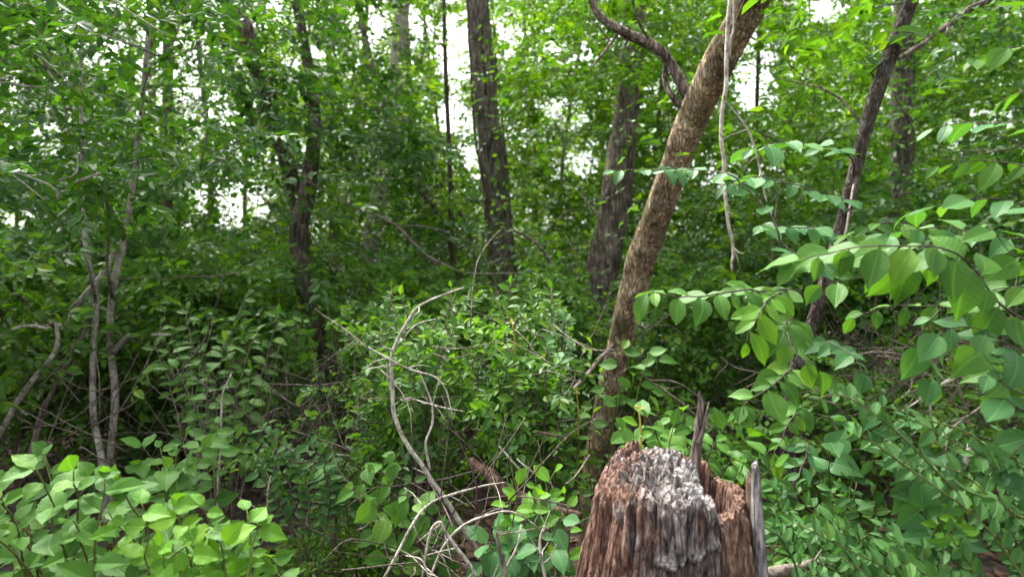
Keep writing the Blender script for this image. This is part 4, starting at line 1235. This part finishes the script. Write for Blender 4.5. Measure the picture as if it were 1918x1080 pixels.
def stump_top(u, v):
    """height over the disc; u to the right, v away from the camera, both in radii"""
    rr = np.sqrt(u * u + v * v)
    p = np.stack([u * 3, v * 3, 0 * u], -1)
    jag = .030 * np.abs(vnoise(p * 1.6 + 4)) + .014 * vnoise(p * 4.1) + .009 * vnoise(p * 9.3 + 2)
    solid = 1.068 - .05 * sstep(-.6, -1.0, u) - .035 * sstep(.2, 1.0, -v)
    hollow = .84 + .03 * vnoise(p * 2)
    rim_b = 1.062 - .055 * sstep(.60, .72, u)
    rim_f = 0.985 + .02 * u + .02 * vnoise(p * 3)
    rim = rim_b + (rim_f - rim_b) * sstep(.25, -.25, v)
    rw = sstep(.70, .84, rr)
    hol = hollow * (1 - rw) + rim * rw
    inhol = sstep(.24, .36, u + .07 * vnoise(p * 2.2 + 8)) * (1 - sstep(.55, .75, v) * sstep(.4, .2, u))
    return solid * (1 - inhol) + hol * inhol + jag * (.45 + .75 * (1 - inhol))


def crease(q):
    return (1 - np.abs(vnoise(q)) * 2.6).clip(0, 1)


def stump_r(u, v, z, below):
    """outer radius with weathered flutes"""
    tw = z * .25
    p = np.stack([u * 4.2 + tw, v * 4.2, z * 1.3], -1)
    fl = -.020 * crease(p) ** 2 - .014 * crease(p * 2.1 + 5) ** 2 - .008 * crease(p * 4.6 + 2) ** 2
    fine = .004 * vnoise(np.stack([u * 26, v * 26, z * 4], -1)) + .003 * vnoise(np.stack([u * 50, v * 50, z * 20], -1))
    flare = .20 * sstep(1.08, .6, z) * (1 + .7 * sstep(.2, -1, u)) + .25 * sstep(.35, 0, z)
    front = sstep(.2, -.2, v)
    step = -.024 * front * sstep(.27, .33, u + .05 * vnoise(np.stack([z * 14, z * 0, z * 0], -1))) * sstep(.66, .74, z)
    ledge_c = .925 + .012 * np.sin(u * 7) + .02 * u + .01 * vnoise(np.stack([u * 9, v * 0, z * 0], -1))
    inl = sstep(-.52, -.36, u) * sstep(.32, .18, u) * front
    ledge = .018 * inl * np.exp(-((z - ledge_c) / .010) ** 2) * (.85 + .3 * vnoise(np.stack([u * 16, v * 16, z * 20], -1))) - .02 * inl * sstep(ledge_c - .010, ledge_c - .024, z) * sstep(.78, .84, z)
    grey = .010 * front * sstep(-.6, -.45, u) * sstep(.32, .24, u) * sstep(.9, .97, z)
    return SR * (1 + flare) + fl * (.5 + .9 * front) * (.3 + .7 * sstep(.0, .06, below)) + fine + step + ledge + grey


U, W = np.cos(th), np.sin(th)
hr = stump_top(U * .98, W * .98)
V, GA, WA = [], [], []
for k in range(NW):
    t = (k / (NW - 1)) ** 1.6
    z = hr * (1 - t) + (-.06) * t
    rad = stump_r(U, W, z, hr - z)
    rnd = 1 - .05 * sstep(.03, .0, hr - z)
    x, y = rad * rnd * U, rad * rnd * W
    V.append(np.stack([SX + x, SY + y, z], 1))
rim_r = np.hypot(V[0][:, 0] - SX, V[0][:, 1] - SY)
for k in range(1, NR + 1):
    s = 1 - k / NR
    rad = rim_r * s
    z = stump_top(U * s * .98, W * s * .98)
    V.append(np.stack([SX + rad * U, SY + rad * W, z], 1))
order = list(range(NW - 1, -1, -1)) + list(range(NW, NW + NR))
V = np.array([V[i] for i in order])
rows = len(V)
VV = V.reshape(-1, 3)
u_, v_, z_ = (VV[:, 0] - SX) / SR, (VV[:, 1] - SY) / SR, VV[:, 2]
top_ = stump_top(np.clip(u_, -1, 1) * .98, np.clip(v_, -1, 1) * .98)
nz = vnoise(VV * 22)
nz2 = vnoise(VV * np.array([60, 60, 7]))
nz3 = vnoise(VV * np.array([95, 95, 9]) + 3)
grey_a = sstep(-.9, -.4, u_ + .30 * nz + .2 * nz2) * sstep(.38, .26, u_ + .05 * nz2) * sstep(.55, .95, z_ + .05 * nz + .09 * nz2) * sstep(.7, .3, v_)
grey_a = np.clip(grey_a * sstep(-.75, .1, nz2 + .3), 0, 1)
white_a = sstep(-.35, .05, u_ + .25 * nz) * sstep(.36, .26, u_) * sstep(.99, 1.06, z_ + .03 * nz + .045 * nz2 + .02 * nz3) * sstep(-.5, .2, nz3 + .4) * .85
white_a = np.maximum(white_a, .8 * sstep(.0, .5, nz2 + .3 * nz) * sstep(-.35, -.05, u_) * sstep(.3, .2, u_) * sstep(.84, .98, z_) * sstep(.4, 0, v_))
ledge_w = sstep(-.52, -.36, u_) * sstep(.34, .2, u_) * sstep(.4, .0, v_) * np.exp(-((z_ - .928 - .02 * u_ - .012 * np.sin(u_ * 7)) / .022) ** 2) * (.5 + .4 * nz3)
white_a = np.clip(np.maximum(white_a, ledge_w), 0, 1)
tan_a = sstep(.3, .38, u_) * sstep(1.01, .97, z_ + .02 * nz2) * sstep(.3, -.1, v_)
i = np.arange(rows - 1)[:, None] * NT
j = np.arange(NT)[None]
F = np.stack([i + j, i + (j + 1) % NT, i + NT + (j + 1) % NT, i + NT + j], -1).reshape(-1, 4)

sm, n_, l_, out_ = nodes_of("rotten_wood")
vs = mapped(n_, l_, (1, 1, .16))
vu = mapped(n_, l_, (1, 1, .5))
na = noise(n_, l_, vs, 150, 10, .78)
nb = noise(n_, l_, vu, 34, 5, .65)
mixv = mathn(n_, l_, 'ADD', mathn(n_, l_, 'MULTIPLY', na, .75), mathn(n_, l_, 'MULTIPLY', nb, .25))
rb = ramp(n_, [(.40, (0.026, 0.014, 0.012)), (.47, (0.111, 0.058, 0.040)), (.54, (0.225, 0.128, 0.093)), (.63, (0.449, 0.300, 0.233))])
rt = ramp(n_, [(.40, (0.051, 0.025, 0.018)), (.47, (0.189, 0.110, 0.075)), (.54, (0.320, 0.214, 0.151)), (.64, (0.494, 0.394, 0.308))])
rg = ramp(n_, [(.41, (0.018, 0.015, 0.015)), (.47, (0.107, 0.086, 0.077)), (.54, (0.253, 0.213, 0.193)), (.62, (0.468, 0.423, 0.396))])
rw_ = ramp(n_, [(.40, (0.068, 0.059, 0.057)), (.48, (0.244, 0.231, 0.224)), (.60, (0.490, 0.482, 0.475))])
for q in (rb, rt, rg, rw_):
    l_.new(mixv, q.inputs[0])
def attr(nm):
    q = n_.new("ShaderNodeAttribute")
    q.attribute_name = nm
    return q.outputs['Fac']
col = mixc(n_, l_, attr("tan"), rb.outputs[0], rt.outputs[0])
col = mixc(n_, l_, attr("grey"), col, rg.outputs[0])
col = mixc(n_, l_, attr("white"), col, rw_.outputs[0])
vo_ = n_.new("ShaderNodeTexVoronoi")
vo_.feature = 'DISTANCE_TO_EDGE'
vo_.inputs['Scale'].default_value = 44
vx = n_.new("ShaderNodeMix")
vx.data_type = 'VECTOR'
vx.inputs[0].default_value = .05
nw_ = n_.new("ShaderNodeTexNoise")
nw_.inputs['Scale'].default_value = 25
nw_.inputs['Detail'].default_value = 5
vz = mapped(n_, l_, (1, 1, .11))
l_.new(vz, nw_.inputs['Vector'])
l_.new(vz, vx.inputs[4])
l_.new(nw_.outputs[1], vx.inputs[5])
l_.new(vx.outputs[1], vo_.inputs['Vector'])
fis = mathn(n_, l_, 'MULTIPLY', vo_.outputs[0], 7.0, True)
col = mixc(n_, l_, mathn(n_, l_, 'ADD', mathn(n_, l_, 'MULTIPLY', fis, .6), .4, True), (.016, .010, .008), col)
mixv = mathn(n_, l_, 'ADD', mixv, mathn(n_, l_, 'MULTIPLY', fis, .5))
sb = n_.new("ShaderNodeBsdfPrincipled")
sb.inputs['Roughness'].default_value = .92
sb.inputs['Specular IOR Level'].default_value = .15
l_.new(col, sb.inputs['Base Color'])
bu = n_.new("ShaderNodeBump")
bu.inputs['Distance'].default_value = .012
l_.new(mixv, bu.inputs['Height'])
l_.new(bu.outputs[0], sb.inputs['Normal'])
l_.new(sb.outputs[0], out_.inputs['Surface'])

R = thing("tree_stump", "tall rotten reddish-brown stump with bleached grey top and jagged rim", "stump", (SX, SY, 0))
part("body", mesh("stump_body", VV, [F], sm, True, None, {"grey": grey_a, "white": white_a, "tan": tan_a}), R)


def splinter(name, pp, flat, mats_attr, seed, parent, jag=.25):
    """a broken upright sliver: a flattened tapering prism with a torn tip"""
    tb = Tubes()
    c, r = px_path(pp)
    cc, rr = tb.add(c, r, 8, n=len(pp) * 10, rough=jag, rscale=30)
    v = np.vstack(tb.v)
    m = cc[:, 1].mean()
    v[:, 1] = m + (v[:, 1] - m) * flat
    k = len(v)
    at = {q: np.full(k, mats_attr.get(q, 0.0)) for q in ("grey", "white", "tan")}
    me = mesh(name, v, [np.vstack(tb.f), np.vstack(tb.t)], sm, True, None, at)
    part(name, me, parent)


splinter("spike", [(1300, 870, 1.80, 24), (1303, 840, 1.80, 18), (1308, 800, 1.80, 18), (1312, 765, 1.80, 14), (1311, 742, 1.80, 7), (1310, 732, 1.80, 1.5)], .6, {"grey": .4, "tan": 1.0, "white": .25}, 1, R)
splinter("spike", [(1308, 830, 1.79, 10), (1318, 800, 1.79, 9), (1325, 772, 1.79, 7), (1328, 752, 1.79, 2)], .6, {"grey": .5, "tan": 1.0, "white": .25}, 2, R)
splinter("slab", [(1440, 1300, 1.66, 30), (1428, 1120, 1.66, 27), (1421, 1000, 1.66, 22), (1417, 920, 1.66, 17), (1416, 884, 1.66, 14), (1414, 872, 1.66, 12), (1418, 862, 1.66, 3)], 1.6, {"grey": .9, "white": .8}, 3, R, .12)
splinter("slab", [(1420, 1120, 1.70, 22), (1410, 1000, 1.70, 18), (1406, 920, 1.70, 15), (1404, 900, 1.70, 12), (1402, 880, 1.70, 3)], 2.0, {"tan": 1.0}, 4, R, .2)
for k, (x, y, d, w, h) in enumerate([(1216, 862, 1.72, 12, 26), (1232, 858, 1.74, 14, 22), (1254, 855, 1.76, 12, 20), (1268, 860, 1.74, 10, 20), (1196, 872, 1.70, 12, 18), (1290, 862, 1.78, 12, 14), (1170, 882, 1.70, 12, 14)]):
    splinter("chip", [(x, y + 28, d, w * 1.3), (x + 1, y + 8, d, w), (x + rng.uniform(-5, 5), y + 8 - h * .4, d, w * .5), (x + rng.uniform(-8, 8), y + 8 - h * .7, d, 2)], 1.0, {"grey": .9, "white": rng.uniform(.2, .8)}, k, R, .45)
